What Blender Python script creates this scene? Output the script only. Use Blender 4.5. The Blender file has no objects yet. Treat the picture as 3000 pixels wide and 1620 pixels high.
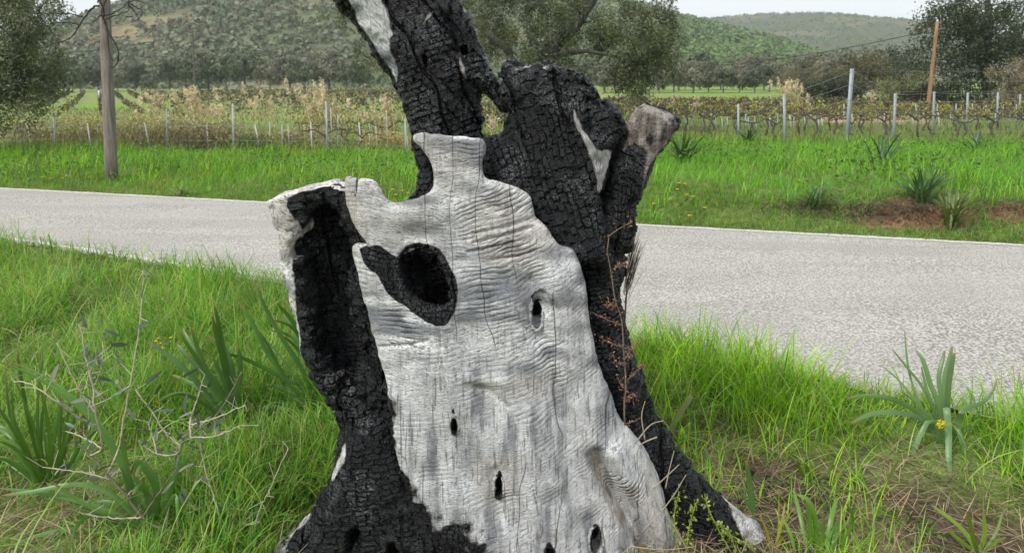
import bpy, math, random
import numpy as np
from mathutils import Vector
R = math.radians
SC = bpy.context.scene
COL = SC.collection

# ------------------------------------------------------------------ camera
F_PX, PITCH, EYE = 2167.0, 7.0, 1.6          # focal length in photo pixels (photo 3000 wide), degrees down, metres
Y0 = 255.0 + F_PX * math.tan(R(PITCH))       # principal row; row 255 is the horizon
cam_d = bpy.data.cameras.new('camera')
cam = bpy.data.objects.new('camera', cam_d); COL.objects.link(cam)
cam.location = (0, 0, EYE)
cam.rotation_euler = (R(90 - PITCH), 0, 0)
cam_d.sensor_fit = 'HORIZONTAL'; cam_d.sensor_width = 36.0
cam_d.lens = 36.0 * F_PX / 3000.0
cam_d.shift_y = -(810.0 - Y0) / 3000.0
cam_d.clip_start = 0.05; cam_d.clip_end = 6000
cam_d.dof.use_dof = True; cam_d.dof.focus_distance = 2.65; cam_d.dof.aperture_fstop = 7.0
SC.camera = cam
SC.render.resolution_x = 1024; SC.render.resolution_y = 552

# ------------------------------------------------------------------ world: overcast daylight
SUN_EL, SUN_AZ = 52.0, 226.0       # degrees; azimuth clockwise from +Y (view direction)
w = bpy.data.worlds.new('World'); SC.world = w; w.use_nodes = True
wn = w.node_tree.nodes; wl = w.node_tree.links; wn.clear()
o_ = wn.new('ShaderNodeOutputWorld'); bg = wn.new('ShaderNodeBackground')
sky = wn.new('ShaderNodeTexSky'); sky.sky_type = 'NISHITA'; sky.sun_disc = False
sky.sun_elevation = R(SUN_EL); sky.sun_rotation = R(SUN_AZ)
sky.air_density = 1.0; sky.dust_density = 4.0; sky.ozone_density = 1.0
hs = wn.new('ShaderNodeHueSaturation'); hs.inputs['Saturation'].default_value = 0.22
mx = wn.new('ShaderNodeMix'); mx.data_type = 'RGBA'; mx.inputs['Factor'].default_value = 0.55
mx.inputs['B'].default_value = (8.3, 8.8, 9.3, 1)          # even cloud layer
wl.new(sky.outputs['Color'], hs.inputs['Color']); wl.new(hs.outputs['Color'], mx.inputs['A'])
wl.new(mx.outputs['Result'], bg.inputs['Color']); wl.new(bg.outputs[0], o_.inputs['Surface'])
bg.inputs['Strength'].default_value = 0.09
sun_d = bpy.data.lights.new('sun', 'SUN'); sun = bpy.data.objects.new('sun', sun_d); COL.objects.link(sun)
sun_d.energy = 1.5; sun_d.angle = R(10); sun_d.color = (1.0, 0.965, 0.91)
_d = Vector((math.sin(R(SUN_AZ)) * math.cos(R(SUN_EL)), math.cos(R(SUN_AZ)) * math.cos(R(SUN_EL)), math.sin(R(SUN_EL))))
sun.rotation_euler = _d.to_track_quat('Z', 'Y').to_euler()
vs = SC.view_settings; vs.view_transform = 'Standard'; vs.look = 'None'; vs.gamma = 1.0; vs.use_curve_mapping = False
vs.exposure = 0.9
try:
    SC.cycles.use_denoising = True; SC.cycles.denoiser = 'OPENIMAGEDENOISE'
    SC.cycles.max_bounces = 5; SC.cycles.diffuse_bounces = 3; SC.cycles.glossy_bounces = 2; SC.cycles.transmission_bounces = 3; SC.cycles.volume_bounces = 1; SC.cycles.transparent_max_bounces = 8
except Exception: pass

# ------------------------------------------------------------------ projection helpers
_cp, _sp = math.cos(R(PITCH)), math.sin(R(PITCH))
def ray(px, py):
    a = (px - 1500.0) / F_PX; b = -(py - Y0) / F_PX
    return (a, _cp + b * _sp, -_sp + b * _cp)
def at(px, py, Y):
    """the world point seen at photo pixel (px,py) that lies at depth Y"""
    d = ray(px, py); t = Y / d[1]
    return Vector((d[0] * t, Y, EYE + d[2] * t))
def on_z(px, py, z):
    d = ray(px, py); t = (z - EYE) / d[2]
    return Vector((d[0] * t, d[1] * t, z))
def pix(p):
    x, y, z = p[..., 0], p[..., 1], p[..., 2] - EYE
    yc = y * _cp - z * _sp; zc = y * _sp + z * _cp
    return 1500 + F_PX * x / yc, Y0 - F_PX * zc / yc

# ------------------------------------------------------------------ numpy noise
def _h(ix, iy, iz, s):
    n = (ix.astype(np.int64) * 374761393 + iy.astype(np.int64) * 668265263 + iz.astype(np.int64) * 2147483647 + s * 1274126177) & 0xffffffff
    n = ((n ^ (n >> 13)) * 1274126177) & 0xffffffff
    n = ((n ^ (n >> 15)) * 2246822519) & 0xffffffff
    return ((n ^ (n >> 16)) & 0xffffff).astype(np.float32) / float(0xffffff)
def vnoise(p, s=0):
    p = np.asarray(p, np.float32); i = np.floor(p).astype(np.int64); f = p - i
    u = f * f * f * (f * (f * 6 - 15) + 10); r = 0
    for dx in (0, 1):
        for dy in (0, 1):
            for dz in (0, 1):
                wgt = (u[..., 0] if dx else 1 - u[..., 0]) * (u[..., 1] if dy else 1 - u[..., 1]) * (u[..., 2] if dz else 1 - u[..., 2])
                r = r + wgt * _h(i[..., 0] + dx, i[..., 1] + dy, i[..., 2] + dz, s)
    return r * 2 - 1
def fbm(p, o=4, s=0):
    p = np.asarray(p, np.float32); a, r = 1.0, 0
    for k in range(o):
        r = r + a * vnoise(p * (2.03 ** k) + 17.3 * k, s + k); a *= .5
    return r
def sst(a, b, x):
    t = np.clip((x - a) / (b - a), 0, 1); return t * t * (3 - 2 * t)

# ------------------------------------------------------------------ mesh helpers
def mesh_np(name, V, faces, smooth=False, attrs=None):
    """V (n,3); faces list of int arrays (m,k); attrs {name: array (n,) or (n,3) or (n,4)}"""
    me = bpy.data.meshes.new(name); V = np.asarray(V, np.float32)
    me.vertices.add(len(V)); me.vertices.foreach_set('co', V.ravel())
    fs = [np.asarray(f, np.int32) for f in faces if len(f)]
    nl = sum(f.size for f in fs); nf = sum(len(f) for f in fs)
    me.loops.add(nl); me.polygons.add(nf)
    me.loops.foreach_set('vertex_index', np.concatenate([f.ravel() for f in fs]))
    tot = np.concatenate([np.full(len(f), f.shape[1], np.int32) for f in fs])
    st = np.concatenate([[0], np.cumsum(tot)[:-1]]).astype(np.int32)
    me.polygons.foreach_set('loop_start', st); me.polygons.foreach_set('loop_total', tot)
    if smooth: me.polygons.foreach_set('use_smooth', np.ones(nf, bool))
    for k, a in (attrs or {}).items():
        a = np.asarray(a, np.float32)
        if a.ndim == 1: at_ = me.attributes.new(k, 'FLOAT', 'POINT'); at_.data.foreach_set('value', a)
        elif a.shape[1] == 3:
            at_ = me.attributes.new(k, 'FLOAT_VECTOR', 'POINT'); at_.data.foreach_set('vector', a.ravel())
        else:
            at_ = me.attributes.new(k, 'FLOAT_COLOR', 'POINT'); at_.data.foreach_set('color', a.ravel())
    me.update(calc_edges=True); me.validate()
    return me
def obj(name, me, mat=None, parent=None, **props):
    o = bpy.data.objects.new(name, me); COL.objects.link(o)
    if mat is not None and me is not None and not me.materials: me.materials.append(mat)
    if parent is not None: o.parent = parent
    for k, v in props.items():
        if v is not None: o[k] = v
    return o
def thing(name, label, category, loc=(0, 0, 0), group=None):
    o = bpy.data.objects.new(name, None); COL.objects.link(o); o.location = loc; o.empty_display_size = .1
    o['label'] = label; o['category'] = category
    if group: o['group'] = group
    return o

class MB:
    """collects pieces into one mesh"""
    def __init__(s): s.V, s.F, s.A, s.n = [], {}, [], 0
    def add(s, V, F, c=(1, 1, 1)):
        V = np.asarray(V, np.float32); F = [np.asarray(f, np.int64) for f in F]
        s.V.append(V)
        for f in F: s.F.setdefault(f.shape[1], []).append(f + s.n)
        c = np.asarray(c, np.float32)
        if c.ndim == 1: c = np.repeat(c[None], len(V), 0)
        s.A.append(c); s.n += len(V)
    def tube(s, pts, rad, k=6, c=(1, 1, 1), cap=True):
        P = np.asarray(pts, np.float32); n = len(P)
        r = np.asarray(rad, np.float32) * np.ones(n, np.float32)
        T = np.gradient(P, axis=0); T /= np.linalg.norm(T, axis=1)[:, None] + 1e-9
        up = np.array([.31, .17, .93]) if abs(T[0][2]) < .9 else np.array([.95, .2, .1])
        A = np.cross(T, up); A /= np.linalg.norm(A, axis=1)[:, None] + 1e-9; B = np.cross(T, A)
        th = np.arange(k) * 2 * math.pi / k
        V = P[:, None] + r[:, None, None] * (np.cos(th)[None, :, None] * A[:, None] + np.sin(th)[None, :, None] * B[:, None])
        i = np.arange(n - 1)[:, None] * k; j = np.arange(k)[None]
        q = np.stack([i + j, i + (j + 1) % k, i + k + (j + 1) % k, i + k + j], -1).reshape(-1, 4)
        F = [q]
        if cap: F.append(np.arange(k)[None, ::-1]); F.append((np.arange(k) + (n - 1) * k)[None])
        s.add(V.reshape(-1, 3), F, c)
    def box(s, c, h, rot=0, col=(1, 1, 1)):
        x, y, z = h; V = np.array([[a * x, b * y, d * z] for a in (-1, 1) for b in (-1, 1) for d in (-1, 1)], np.float32)
        cr, sr = math.cos(rot), math.sin(rot)
        V = np.stack([V[:, 0] * cr - V[:, 1] * sr, V[:, 0] * sr + V[:, 1] * cr, V[:, 2]], -1) + np.asarray(c, np.float32)
        s.add(V, [[[0, 1, 3, 2], [4, 6, 7, 5], [0, 4, 5, 1], [2, 3, 7, 6], [0, 2, 6, 4], [1, 5, 7, 3]]], col)
    def mesh(s, name, smooth=False, origin=None):
        V = np.concatenate(s.V); A = np.concatenate(s.A)
        if origin is not None: V = V - np.asarray(origin, np.float32)
        if A.shape[1] == 3: A = np.concatenate([A, np.ones((len(A), 1), np.float32)], 1)
        return mesh_np(name, V, [np.concatenate(f) for f in s.F.values()], smooth, {'col': A})

def blades(pos, h, wd, az, lean, curl, seg=3, col=None, fold=0.0, tipcol=None):
    """grass blades: curved tapering strips. pos (n,3), others (n,). returns V,F,col"""
    n = len(pos); t = np.linspace(0, 1, seg + 1)
    ang = lean[:, None] + curl[:, None] * t[None]                     # angle from vertical along blade
    st = (h / seg)[:, None] * np.ones((1, seg + 1))
    am = ang[:, :-1] * .5 + ang[:, 1:] * .5
    dx = np.concatenate([np.zeros((n, 1)), np.cumsum(np.sin(am) * st[:, 1:], 1)], 1)
    dz = np.concatenate([np.zeros((n, 1)), np.cumsum(np.cos(am) * st[:, 1:], 1)], 1)
    ca, sa = np.cos(az)[:, None], np.sin(az)[:, None]
    C = np.stack([pos[:, 0:1] + dx * ca, pos[:, 1:2] + dx * sa, pos[:, 2:3] + dz], -1)
    prof = np.minimum(1.0, .65 + 1.2 * t) * np.sqrt(np.maximum(0, 1 - t ** 2.2))
    wv = .5 * wd[:, None] * prof[None]
    S = np.stack([-sa * wv, ca * wv, np.zeros_like(wv)], -1)
    if fold:
        S_up = np.stack([-np.cos(ang) * ca, -np.cos(ang) * sa, np.sin(ang)], -1) * (wv * fold)[..., None]
    else: S_up = 0
    L, Rr = C - S + S_up, C + S + S_up
    if fold:
        V = np.stack([L[:, :-1], C[:, :-1], Rr[:, :-1]], 2).reshape(n, -1, 3)
        V = np.concatenate([V, C[:, -1:]], 1); k = V.shape[1]; q = []; tr = []
        for i in range(seg - 1):
            b = 3 * i; q += [[b, b + 1, b + 4, b + 3], [b + 1, b + 2, b + 5, b + 4]]
        b = 3 * (seg - 1); tr = [[b, b + 1, k - 1], [b + 1, b + 2, k - 1]]
        per = np.concatenate([np.repeat(t[:-1], 3), [1.0]])
    else:
        V = np.stack([L[:, :-1], Rr[:, :-1]], 2).reshape(n, -1, 3)
        V = np.concatenate([V, C[:, -1:]], 1); k = V.shape[1]
        q = [[2 * i, 2 * i + 1, 2 * i + 3, 2 * i + 2] for i in range(seg - 1)]; tr = [[2 * seg - 2, 2 * seg - 1, k - 1]]
        per = np.concatenate([np.repeat(t[:-1], 2), [1.0]])
    off = (np.arange(n) * k)[:, None, None]
    F = []
    if q: F.append((np.array(q)[None] + off).reshape(-1, 4))
    F.append((np.array(tr)[None] + off).reshape(-1, 3))
    cc = np.repeat(col[:, None], k, 1)
    if tipcol is not None:
        wt = (per ** 2)[None, :, None]; cc = cc * (1 - wt) + tipcol[:, None] * wt
    return V.reshape(-1, 3), F, cc.reshape(-1, 3)

def leafquads(C, ln, wd, rng, col, dirs=None, droop=0.0, normals=None):
    """rhombic leaves at centres C with random orientation"""
    n = len(C)
    d = rng.normal(size=(n, 3)) if dirs is None else dirs + rng.normal(size=(n, 3)) * .5
    d[:, 2] -= droop; d /= np.linalg.norm(d, axis=1)[:, None] + 1e-9
    nv = rng.normal(size=(n, 3))
    if normals is not None:
        nv = normals + nv * .35; nv /= np.linalg.norm(nv, axis=1)[:, None] + 1e-9; d -= (d * nv).sum(1)[:, None] * nv; d /= np.linalg.norm(d, axis=1)[:, None] + 1e-9
    a = np.cross(d, nv); a /= np.linalg.norm(a, axis=1)[:, None] + 1e-9
    ln = np.asarray(ln)[..., None] * np.ones((n, 1)); wd = np.asarray(wd)[..., None] * np.ones((n, 1))
    V = np.stack([C - d * ln * .5, C + a * wd * .5, C + d * ln * .5, C - a * wd * .5], 1).reshape(-1, 3)
    return V, [np.arange(4 * n).reshape(n, 4)], np.repeat(col, 4, 0)

# ------------------------------------------------------------------ node helpers
def newmat(name):
    m = bpy.data.materials.new(name); m.use_nodes = True; nt = m.node_tree; nt.nodes.clear()
    return m, nt.nodes, nt.links
class NT:
    def __init__(s, name):
        s.m, s.n, s.l = newmat(name); s.out = s.n.new('ShaderNodeOutputMaterial')
    def set(s, sock, v):
        if hasattr(v, 'is_output') or isinstance(v, bpy.types.NodeSocket): s.l.new(v, sock)
        elif isinstance(v, (tuple, list)) and len(v) == 3 and sock.type == 'RGBA': sock.default_value = (*v, 1)
        else: sock.default_value = v
    def node(s, t, ins=None, **pr):
        n = s.n.new(t)
        for k, v in pr.items(): setattr(n, k, v)
        for k, v in (ins or {}).items(): s.set(n.inputs[k], v)
        return n
    def attr(s, name, out='Fac'): return s.node('ShaderNodeAttribute', attribute_name=name).outputs[out]
    def math(s, op, a, b=0.0, c=None, clamp=False):
        n = s.node('ShaderNodeMath', operation=op, use_clamp=clamp); s.set(n.inputs[0], a); s.set(n.inputs[1], b)
        if c is not None: s.set(n.inputs[2], c)
        return n.outputs[0]
    def vmath(s, op, a, b=(0, 0, 0)):
        n = s.node('ShaderNodeVectorMath', operation=op); s.set(n.inputs[0], a)
        if op == 'SCALE': s.set(n.inputs[3], b)
        else: s.set(n.inputs[1], b)
        return n.outputs[0]
    def noise(s, vec, scale, detail=3, rough=.55, out='Fac', dist=0.0):
        n = s.node('ShaderNodeTexNoise', {'Scale': scale, 'Detail': detail, 'Roughness': rough, 'Distortion': dist}); s.set(n.inputs['Vector'], vec)
        return n.outputs[out]
    def rng(s, v, a, b, c=0.0, d=1.0, smooth=True):
        n = s.node('ShaderNodeMapRange', {'From Min': a, 'From Max': b, 'To Min': c, 'To Max': d}, interpolation_type='SMOOTHSTEP' if smooth else 'LINEAR'); s.set(n.inputs['Value'], v)
        return n.outputs[0]
    def mix(s, f, a, b, blend='MIX'):
        n = s.node('ShaderNodeMix', data_type='RGBA', blend_type=blend); s.set(n.inputs['Factor'], f); s.set(n.inputs['A'], a); s.set(n.inputs['B'], b)
        return n.outputs['Result']
    def ramp(s, f, stops):
        n = s.node('ShaderNodeValToRGB'); s.set(n.inputs[0], f); e = n.color_ramp.elements
        while len(e) < len(stops): e.new(.5)
        for x, (p, c) in zip(e, stops): x.position = p; x.color = (*c, 1)
        return n.outputs[0]
    def comb(s, x, y, z):
        n = s.node('ShaderNodeCombineXYZ'); s.set(n.inputs[0], x); s.set(n.inputs[1], y); s.set(n.inputs[2], z); return n.outputs[0]
    def sep(s, v):
        n = s.node('ShaderNodeSeparateXYZ'); s.set(n.inputs[0], v); return n.outputs
    def geo(s, out='Position'): return s.node('ShaderNodeNewGeometry').outputs[out]
    def tex(s, out='Object'): return s.node('ShaderNodeTexCoord').outputs[out]
    def principled(s, col, rough=.7, spec=.4, normal=None, **k):
        n = s.node('ShaderNodeBsdfPrincipled', {'Base Color': col, 'Roughness': rough, 'Specular IOR Level': spec})
        if normal is not None: s.set(n.inputs['Normal'], normal)
        return n.outputs[0]
    def bump(s, h, dist=.01, strength=1.0):
        n = s.node('ShaderNodeBump', {'Strength': strength, 'Distance': dist}); s.set(n.inputs['Height'], h); return n.outputs[0]
    def done(s, surf, disp=None):
        s.l.new(surf, s.out.inputs['Surface'])
        if disp is not None: s.l.new(disp, s.out.inputs['Displacement']); s.m.displacement_method = 'BOTH'
        return s.m

def foliage_mat(name, trans=.35, spec=.25, rough=.5, vary=.25, nscale=1.5):
    """leaf colour from the 'col' attribute, some light through the blade"""
    t = NT(name); c = t.attr('col', 'Color')
    nz = t.noise(t.geo(), nscale, 2)
    c2 = t.mix(1.0, c, t.ramp(nz, [(.3, (1 - vary,) * 3), (.7, (1 + vary,) * 3)]), 'MULTIPLY')
    p = t.principled(c2, rough, spec)
    tr = t.node('ShaderNodeBsdfTranslucent', {'Color': t.mix(1.0, c2, (1.15, 1.1, .55), 'MULTIPLY')}).outputs[0]
    ms = t.node('ShaderNodeMixShader', {'Fac': trans}); t.l.new(p, ms.inputs[1]); t.l.new(tr, ms.inputs[2])
    return t.done(ms.outputs[0])
def attr_mat(name, rough=.8, spec=.3, nscale=40, vary=.3, bump=.003, stretch=(1, 1, 1)):
    t = NT(name); c = t.attr('col', 'Color')
    v = t.vmath('MULTIPLY', t.geo(), stretch)
    nz = t.noise(v, nscale, 4, .6)
    c2 = t.mix(1.0, c, t.ramp(nz, [(.3, (1 - vary,) * 3), (.7, (1 + vary,) * 3)]), 'MULTIPLY')
    return t.done(t.principled(c2, rough, spec, t.bump(nz, bump)))
# ================================================================== ground, road, hills
NEAR = [on_z(a, b, 0) for a, b in ((0, 704), (300, 750), (572, 793), (802, 823), (1600, 950), (2300, 1085), (3000, 1238))]
FAR = [on_z(a, b, 0) for a, b in ((0, 550), (790, 592), (1860, 656), (3000, 716))]
def ext(L, k=40):
    a = L[0] + (L[0] - L[2]).normalized() * k; b = L[-1] + (L[-1] - L[-3]).normalized() * k
    P = [a, *L, b]; return np.array([p.x for p in P]), np.array([p.y for p in P])
NX, NY = ext(NEAR); FX, FY = ext(FAR)
yN = lambda x: np.interp(x, NX, NY); yF = lambda x: np.interp(x, FX, FY)
FENCE_Y = 16.8
def gz(x, y):
    """ground height"""
    x = np.asarray(x, np.float32); y = np.asarray(y, np.float32)
    P = np.stack([x, y, 0 * x], -1)
    s = yN(x) - y; t = y - yF(x)
    nb = -.015 - (.10 + .05 * sst(.3, 2.0, x)) * sst(.10, 1.1, s) + .028 * vnoise(P * 1.7, 1) * sst(.1, .5, s) + .012 * vnoise(P * 6, 2) * sst(.05, .3, s) - .13 * np.exp(-((x + .1) ** 2 / 1.3 + (y - 2.6) ** 2 / .8)) + .05 * sst(-1.2, -3, x) * sst(.5, .1, s) * sst(-.02, .1, s)
    bank = .08 + .20 * sst(-2, 2, x)
    fb = -.02 + .03 * sst(.02, .15, t) + bank * sst(.35, 1.5, t) + (.05 * vnoise(P * .8, 3) + .02 * vnoise(P * 3, 4)) * sst(.3, 1.5, t)
    fb = fb - .10 * sst(4.5, 6.5, t) * sst(2, -2, x)
    fb = fb + .0115 * np.maximum(y - 55, 0) * sst(55, 75, y) * sst(420, 300, y)
    z = np.where(s > 0, nb, np.where(t > 0, fb, -.035))
    return z.astype(np.float32)
def GZ(x, y): return float(gz(np.array([x]), np.array([y]))[0])
_YY = np.geomspace(1.2, 120, 6000).astype(np.float32)
def on_g(px, py):
    """first point of the ground met by the line of sight through a photo pixel"""
    d = ray(px, py); x_ = _YY * d[0] / d[1]; hit = np.nonzero(EYE + _YY * d[2] / d[1] <= gz(x_, _YY))[0]; k = int(hit[0]) if len(hit) else len(_YY) - 1
    return Vector((float(x_[k]), float(_YY[k]), GZ(x_[k], _YY[k])))

az_f = np.linspace(-46, 46, 330); az = np.radians(np.concatenate([np.linspace(-180, -47, 60), az_f, np.linspace(47, 179, 60)]))
r = np.concatenate([[.05, .5], np.geomspace(1.0, 14, 140), np.geomspace(14.3, 4000, 80)])
RR, AA = np.meshgrid(r, az, indexing='ij'); GXx, GYy = RR * np.sin(AA), RR * np.cos(AA)
GZz = gz(GXx, GYy)
GZz = np.where((GYy < 1) & (RR > 3), np.minimum(GZz, -.1), GZz)
nr, na = RR.shape
I = (np.arange(nr - 1)[:, None] * na); J = np.arange(na)[None]; J2 = (J + 1) % na
q = np.stack([I + J, I + na + J, I + na + J2, I + J2], -1).reshape(-1, 4)[:, ::-1]
P3 = np.stack([GXx, GYy, 0 * GXx], -1); s_ = yN(GXx) - GYy; t_ = GYy - yF(GXx)
soil = np.array([.085, .062, .042]); thatch = np.array([.17, .135, .085]); grassc = np.array([.12, .19, .04]); red = np.array([.225, .125, .07]); field = np.array([.20, .235, .085]); sand = np.array([.42, .29, .19])
m = lambda a, b, f: a * (1 - f[..., None]) + b * f[..., None]
gcol = np.broadcast_to(soil, GXx.shape + (3,)).copy()
gcol = m(gcol, thatch, sst(-.3, .5, fbm(P3 * 2.2, 3, 40)))
gcol = m(gcol, grassc, .8 * np.maximum(sst(.2, -.5, GXx), sst(1.1, .6, s_)) * (s_ > 0) + .7 * (t_ > 0))
dirt = np.zeros_like(GXx)
for a, b, rx, ry in ((2690, 630, .62, .40), (2985, 622, .4, .24)):
    c = on_g(a, b); dirt = np.maximum(dirt, sst(1.25, .75, np.sqrt(((GXx - c.x) / rx) ** 2 + ((GYy - c.y) / ry) ** 2) + .28 * fbm(P3 * 4, 3, 47)))
gcol = m(gcol, red, dirt)
far_f = sst(20, 45, GYy); gcol = m(gcol, field, far_f)
gcol = m(gcol, np.array([.17, .27, .055]), sst(.0, .5, fbm(P3 * np.array([.03, .12, 1]), 3, 42)) * far_f)
gcol = m(gcol, np.array([.30, .28, .15]), .7 * sst(.1, .6, fbm(P3 * np.array([.02, .2, 1]) + 9, 3, 43)) * far_f * sst(160, 60, GYy))
c = on_z(2555, 352, .3); gcol = m(gcol, sand, sst(1.2, .7, np.sqrt(((GXx - c.x) / 2.3) ** 2 + ((GYy - c.y) / 3.0) ** 2)))
c = on_z(395, 262, .3)
gcol = m(gcol, np.array([.20, .25, .085]), sst(62, 80, GYy) * sst(2, -5, GXx))
t = NT('soil_and_turf'); cc = t.attr('col', 'Color'); gp = t.geo()
n1 = t.noise(gp, 9, 5, .65); n2 = t.noise(gp, 90, 3, .6)
cg = t.mix(1.0, cc, t.ramp(n1, [(.3, (.6, .6, .6)), (.7, (1.35, 1.35, 1.3))]), 'MULTIPLY')
cg = t.mix(1.0, cg, t.ramp(n2, [(.3, (.65, .65, .65)), (.7, (1.3, 1.3, 1.3))]), 'MULTIPLY')
M_GROUND = t.done(t.principled(cg, .95, .1, t.bump(t.math('ADD', n1, t.math('MULTIPLY', n2, .3)), .03)))
obj('ground', mesh_np('ground', np.stack([GXx, GYy, GZz], -1).reshape(-1, 3), [q], True, {'col': np.concatenate([gcol, np.ones(GXx.shape + (1,))], -1).reshape(-1, 4)}), M_GROUND, kind='structure')

# road: pale worn chip-seal with narrow white edge lines
t = NT('road_surface'); gp = t.geo()
chips = t.noise(gp, 62, 2, .6); grit = t.noise(gp, 240, 2, .6); blot = t.noise(gp, .8, 4, .6)
rc = t.mix(t.rng(chips, .38, .62), (.175, .169, .152), (.55, .527, .475))
rc = t.mix(t.rng(grit, .5, .68, 0, .55), rc, (.09, .086, .08))
rc = t.mix(t.rng(blot, .35, .65, 0, .30), rc, (.43, .412, .374))
wear = t.noise(t.vmath('MULTIPLY', gp, (.35, 1.6, 1)), 1.0, 3, .6); rc = t.mix(t.rng(wear, .42, .62, 0, .28), rc, (.24, .23, .21))
spot = t.noise(gp, 3.1, 4, .7); rc = t.mix(t.rng(spot, .64, .72, 0, .5), rc, (.16, .152, .14))
M_ROAD = t.done(t.principled(rc, .88, .25, t.bump(t.math('ADD', chips, t.math('MULTIPLY', grit, .6)), .006)))
def strip(name, x, ya, yb, z, mat, jit=0.0, seed=0):
    n = len(x); e = jit * fbm(np.stack([x * 7, 0 * x, 0 * x + seed], -1), 3, seed)
    k = np.linspace(0, 1, 9); Y = ya[:, None] + (yb - ya)[:, None] * k[None]; Y[:, 0] += e; Y[:, -1] += np.roll(e, 17)
    X = np.repeat(x[:, None], 9, 1); Zz = z + 0 * X if np.isscalar(z) else np.repeat(z[None], n, 0)
    ii = np.arange(n - 1)[:, None] * 9; jj = np.arange(8)[None]
    return obj(name, mesh_np(name, np.stack([X, Y, Zz], -1).reshape(-1, 3), [np.stack([ii + jj, ii + 9 + jj, ii + 10 + jj, ii + 1 + jj], -1).reshape(-1, 4)], True), mat, kind='structure')
xr = np.concatenate([np.linspace(-26, -9, 40), np.linspace(-8.9, 9, 500), np.linspace(9.2, 26, 40)])
crown_ = .03 * (1 - (np.linspace(-1, 1, 9)) ** 2)
strip('road', xr, yN(xr) - .03, yF(xr) + .03, crown_, M_ROAD, .03, 3)
t = NT('road_paint'); gp = t.geo(); wn_ = t.noise(gp, 60, 4, .7)
M_PAINT = t.done(t.principled(t.mix(t.rng(wn_, .46, .60), (.66, .64, .60), (.30, .28, .26)), .7, .3))
zl = lambda a, b: np.interp(np.linspace(a, b, 9), np.linspace(0, 1, 9), crown_) + .004
wN = (yF(xr) - yN(xr))
strip('road_edge_line', xr, yF(xr) - .13, yF(xr) - .03, zl(.962, .99), M_PAINT, .006, 5)
xl = np.linspace(-26, -.75, 300); strip('road_edge_line', xl, yN(xl) + .05, yN(xl) + .14, zl(.015, .04), M_PAINT, .012, 6)

# ---- hills, as polar sheets with the skyline of the photograph
def hill(name, sky_pts, base_r, top_r, seed, col_fn, mat, z0=-2.0, amp=1.0, drop=1.6):
    pxs = np.array([p[0] for p in sky_pts], float); pys = np.array([p[1] for p in sky_pts], float)
    cols = np.linspace(pxs[0], pxs[-1], 560); hy = np.interp(cols, pxs, pys); hy = np.convolve(np.pad(hy, 12, 'edge'), np.ones(25) / 25, 'valid')
    a = np.arctan2(cols - 1500, F_PX * _cp); k = np.linspace(0, 1, 48)
    elev = (255 - hy) / F_PX
    R_ = base_r + (top_r - base_r) * k[None] + 0 * a[:, None]; kk = k[None] * np.ones_like(R_)
    Pn = np.stack([a[:, None] * 6 + 0 * R_, kk * 5, 0 * R_], -1)
    prof = sst(0, 1, kk ** .92) * .55 + .45 * kk ** 1.15
    H = np.array([at(c_, y_, top_r * math.cos(a_)).z for c_, y_, a_ in zip(cols, hy, a)])[:, None] - drop
    Zz = z0 + (H - z0) * np.minimum(prof, 1) * (1 + .10 * amp * fbm(Pn, 4, seed) * np.sin(np.pi * np.clip(kk, 0, 1)))
    Xx, Yy = R_ * np.sin(a)[:, None], R_ * np.cos(a)[:, None]
    # far side falls away
    R2 = top_r * (1 + np.linspace(.06, .5, 8))[None] + 0 * a[:, None]; Z2 = Zz[:, -1:] * (1 - np.linspace(.08, 1.1, 8))[None]
    Xx = np.concatenate([Xx, R2 * np.sin(a)[:, None]], 1); Yy = np.concatenate([Yy, R2 * np.cos(a)[:, None]], 1); Zz = np.concatenate([Zz, Z2], 1)
    n, mm = Xx.shape; ii = np.arange(n - 1)[:, None] * mm; jj = np.arange(mm - 1)[None]
    V = np.stack([Xx, Yy, Zz], -1)
    C = col_fn(V, np.concatenate([kk, np.ones((n, 8))], 1), cols[:, None] + 0 * Xx)
    obj(name, mesh_np(name, V.reshape(-1, 3), [np.stack([ii + jj, ii + mm + jj, ii + mm + jj + 1, ii + jj + 1], -1).reshape(-1, 4)], True, {'col': np.concatenate([C, np.ones((n, mm, 1))], -1).reshape(-1, 4)}), mat, kind='structure')
    return V[:, :48], C[:, :48], cols
t = NT('hillside'); cc = t.attr('col', 'Color'); gp = t.geo(); n1 = t.noise(gp, .25, 5, .7)
M_HILL = t.done(t.principled(t.mix(1.0, cc, t.ramp(n1, [(.3, (.55, .55, .55)), (.7, (1.45, 1.4, 1.3))]), 'MULTIPLY'), .95, .1))
def hc1(V, k, c):
    g = np.broadcast_to(np.array([.10, .11, .07]), V.shape).copy()
    g = m(g, np.array([.10, .17, .045]), sst(1500, 2050, c)); g = m(g, np.array([.12, .15, .06]), sst(.2, .7, fbm(V * .03, 3, 50)) * .5)
    scar = sst(-.05, .3, fbm(np.stack([c * .004, k * 16, 0 * k], -1), 3, 51)) * sst(560, 700, c) * sst(1250, 1000, c) * sst(.40, .50, k) * sst(.80, .68, k)
    scar = np.maximum(scar, .35 * sst(.4, .7, fbm(V * np.array([.02, .05, .05]), 3, 52)))
    return m(g, np.array([.34, .235, .155]), scar)
def hc2(V, k, c): return m(np.broadcast_to(np.array([.075, .085, .055]), V.shape).copy(), np.array([.15, .14, .09]), .6 * sst(.1, .5, fbm(V * .02, 3, 53)))
H1 = hill('hill', [(-2600, 205), (-1500, 225), (-900, 222), (-300, 180), (0, 128), (150, 86), (250, 55), (350, 20), (480, -35), (700, -110), (1000, -150), (1300, -125), (1600, -65), (1850, 5), (2041, 62), (2150, 80), (2290, 113), (2400, 152), (2500, 200), (2600, 236), (2900, 262), (3900, 250), (5600, 225)], 150, 390, 60, hc1, M_HILL)
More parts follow.
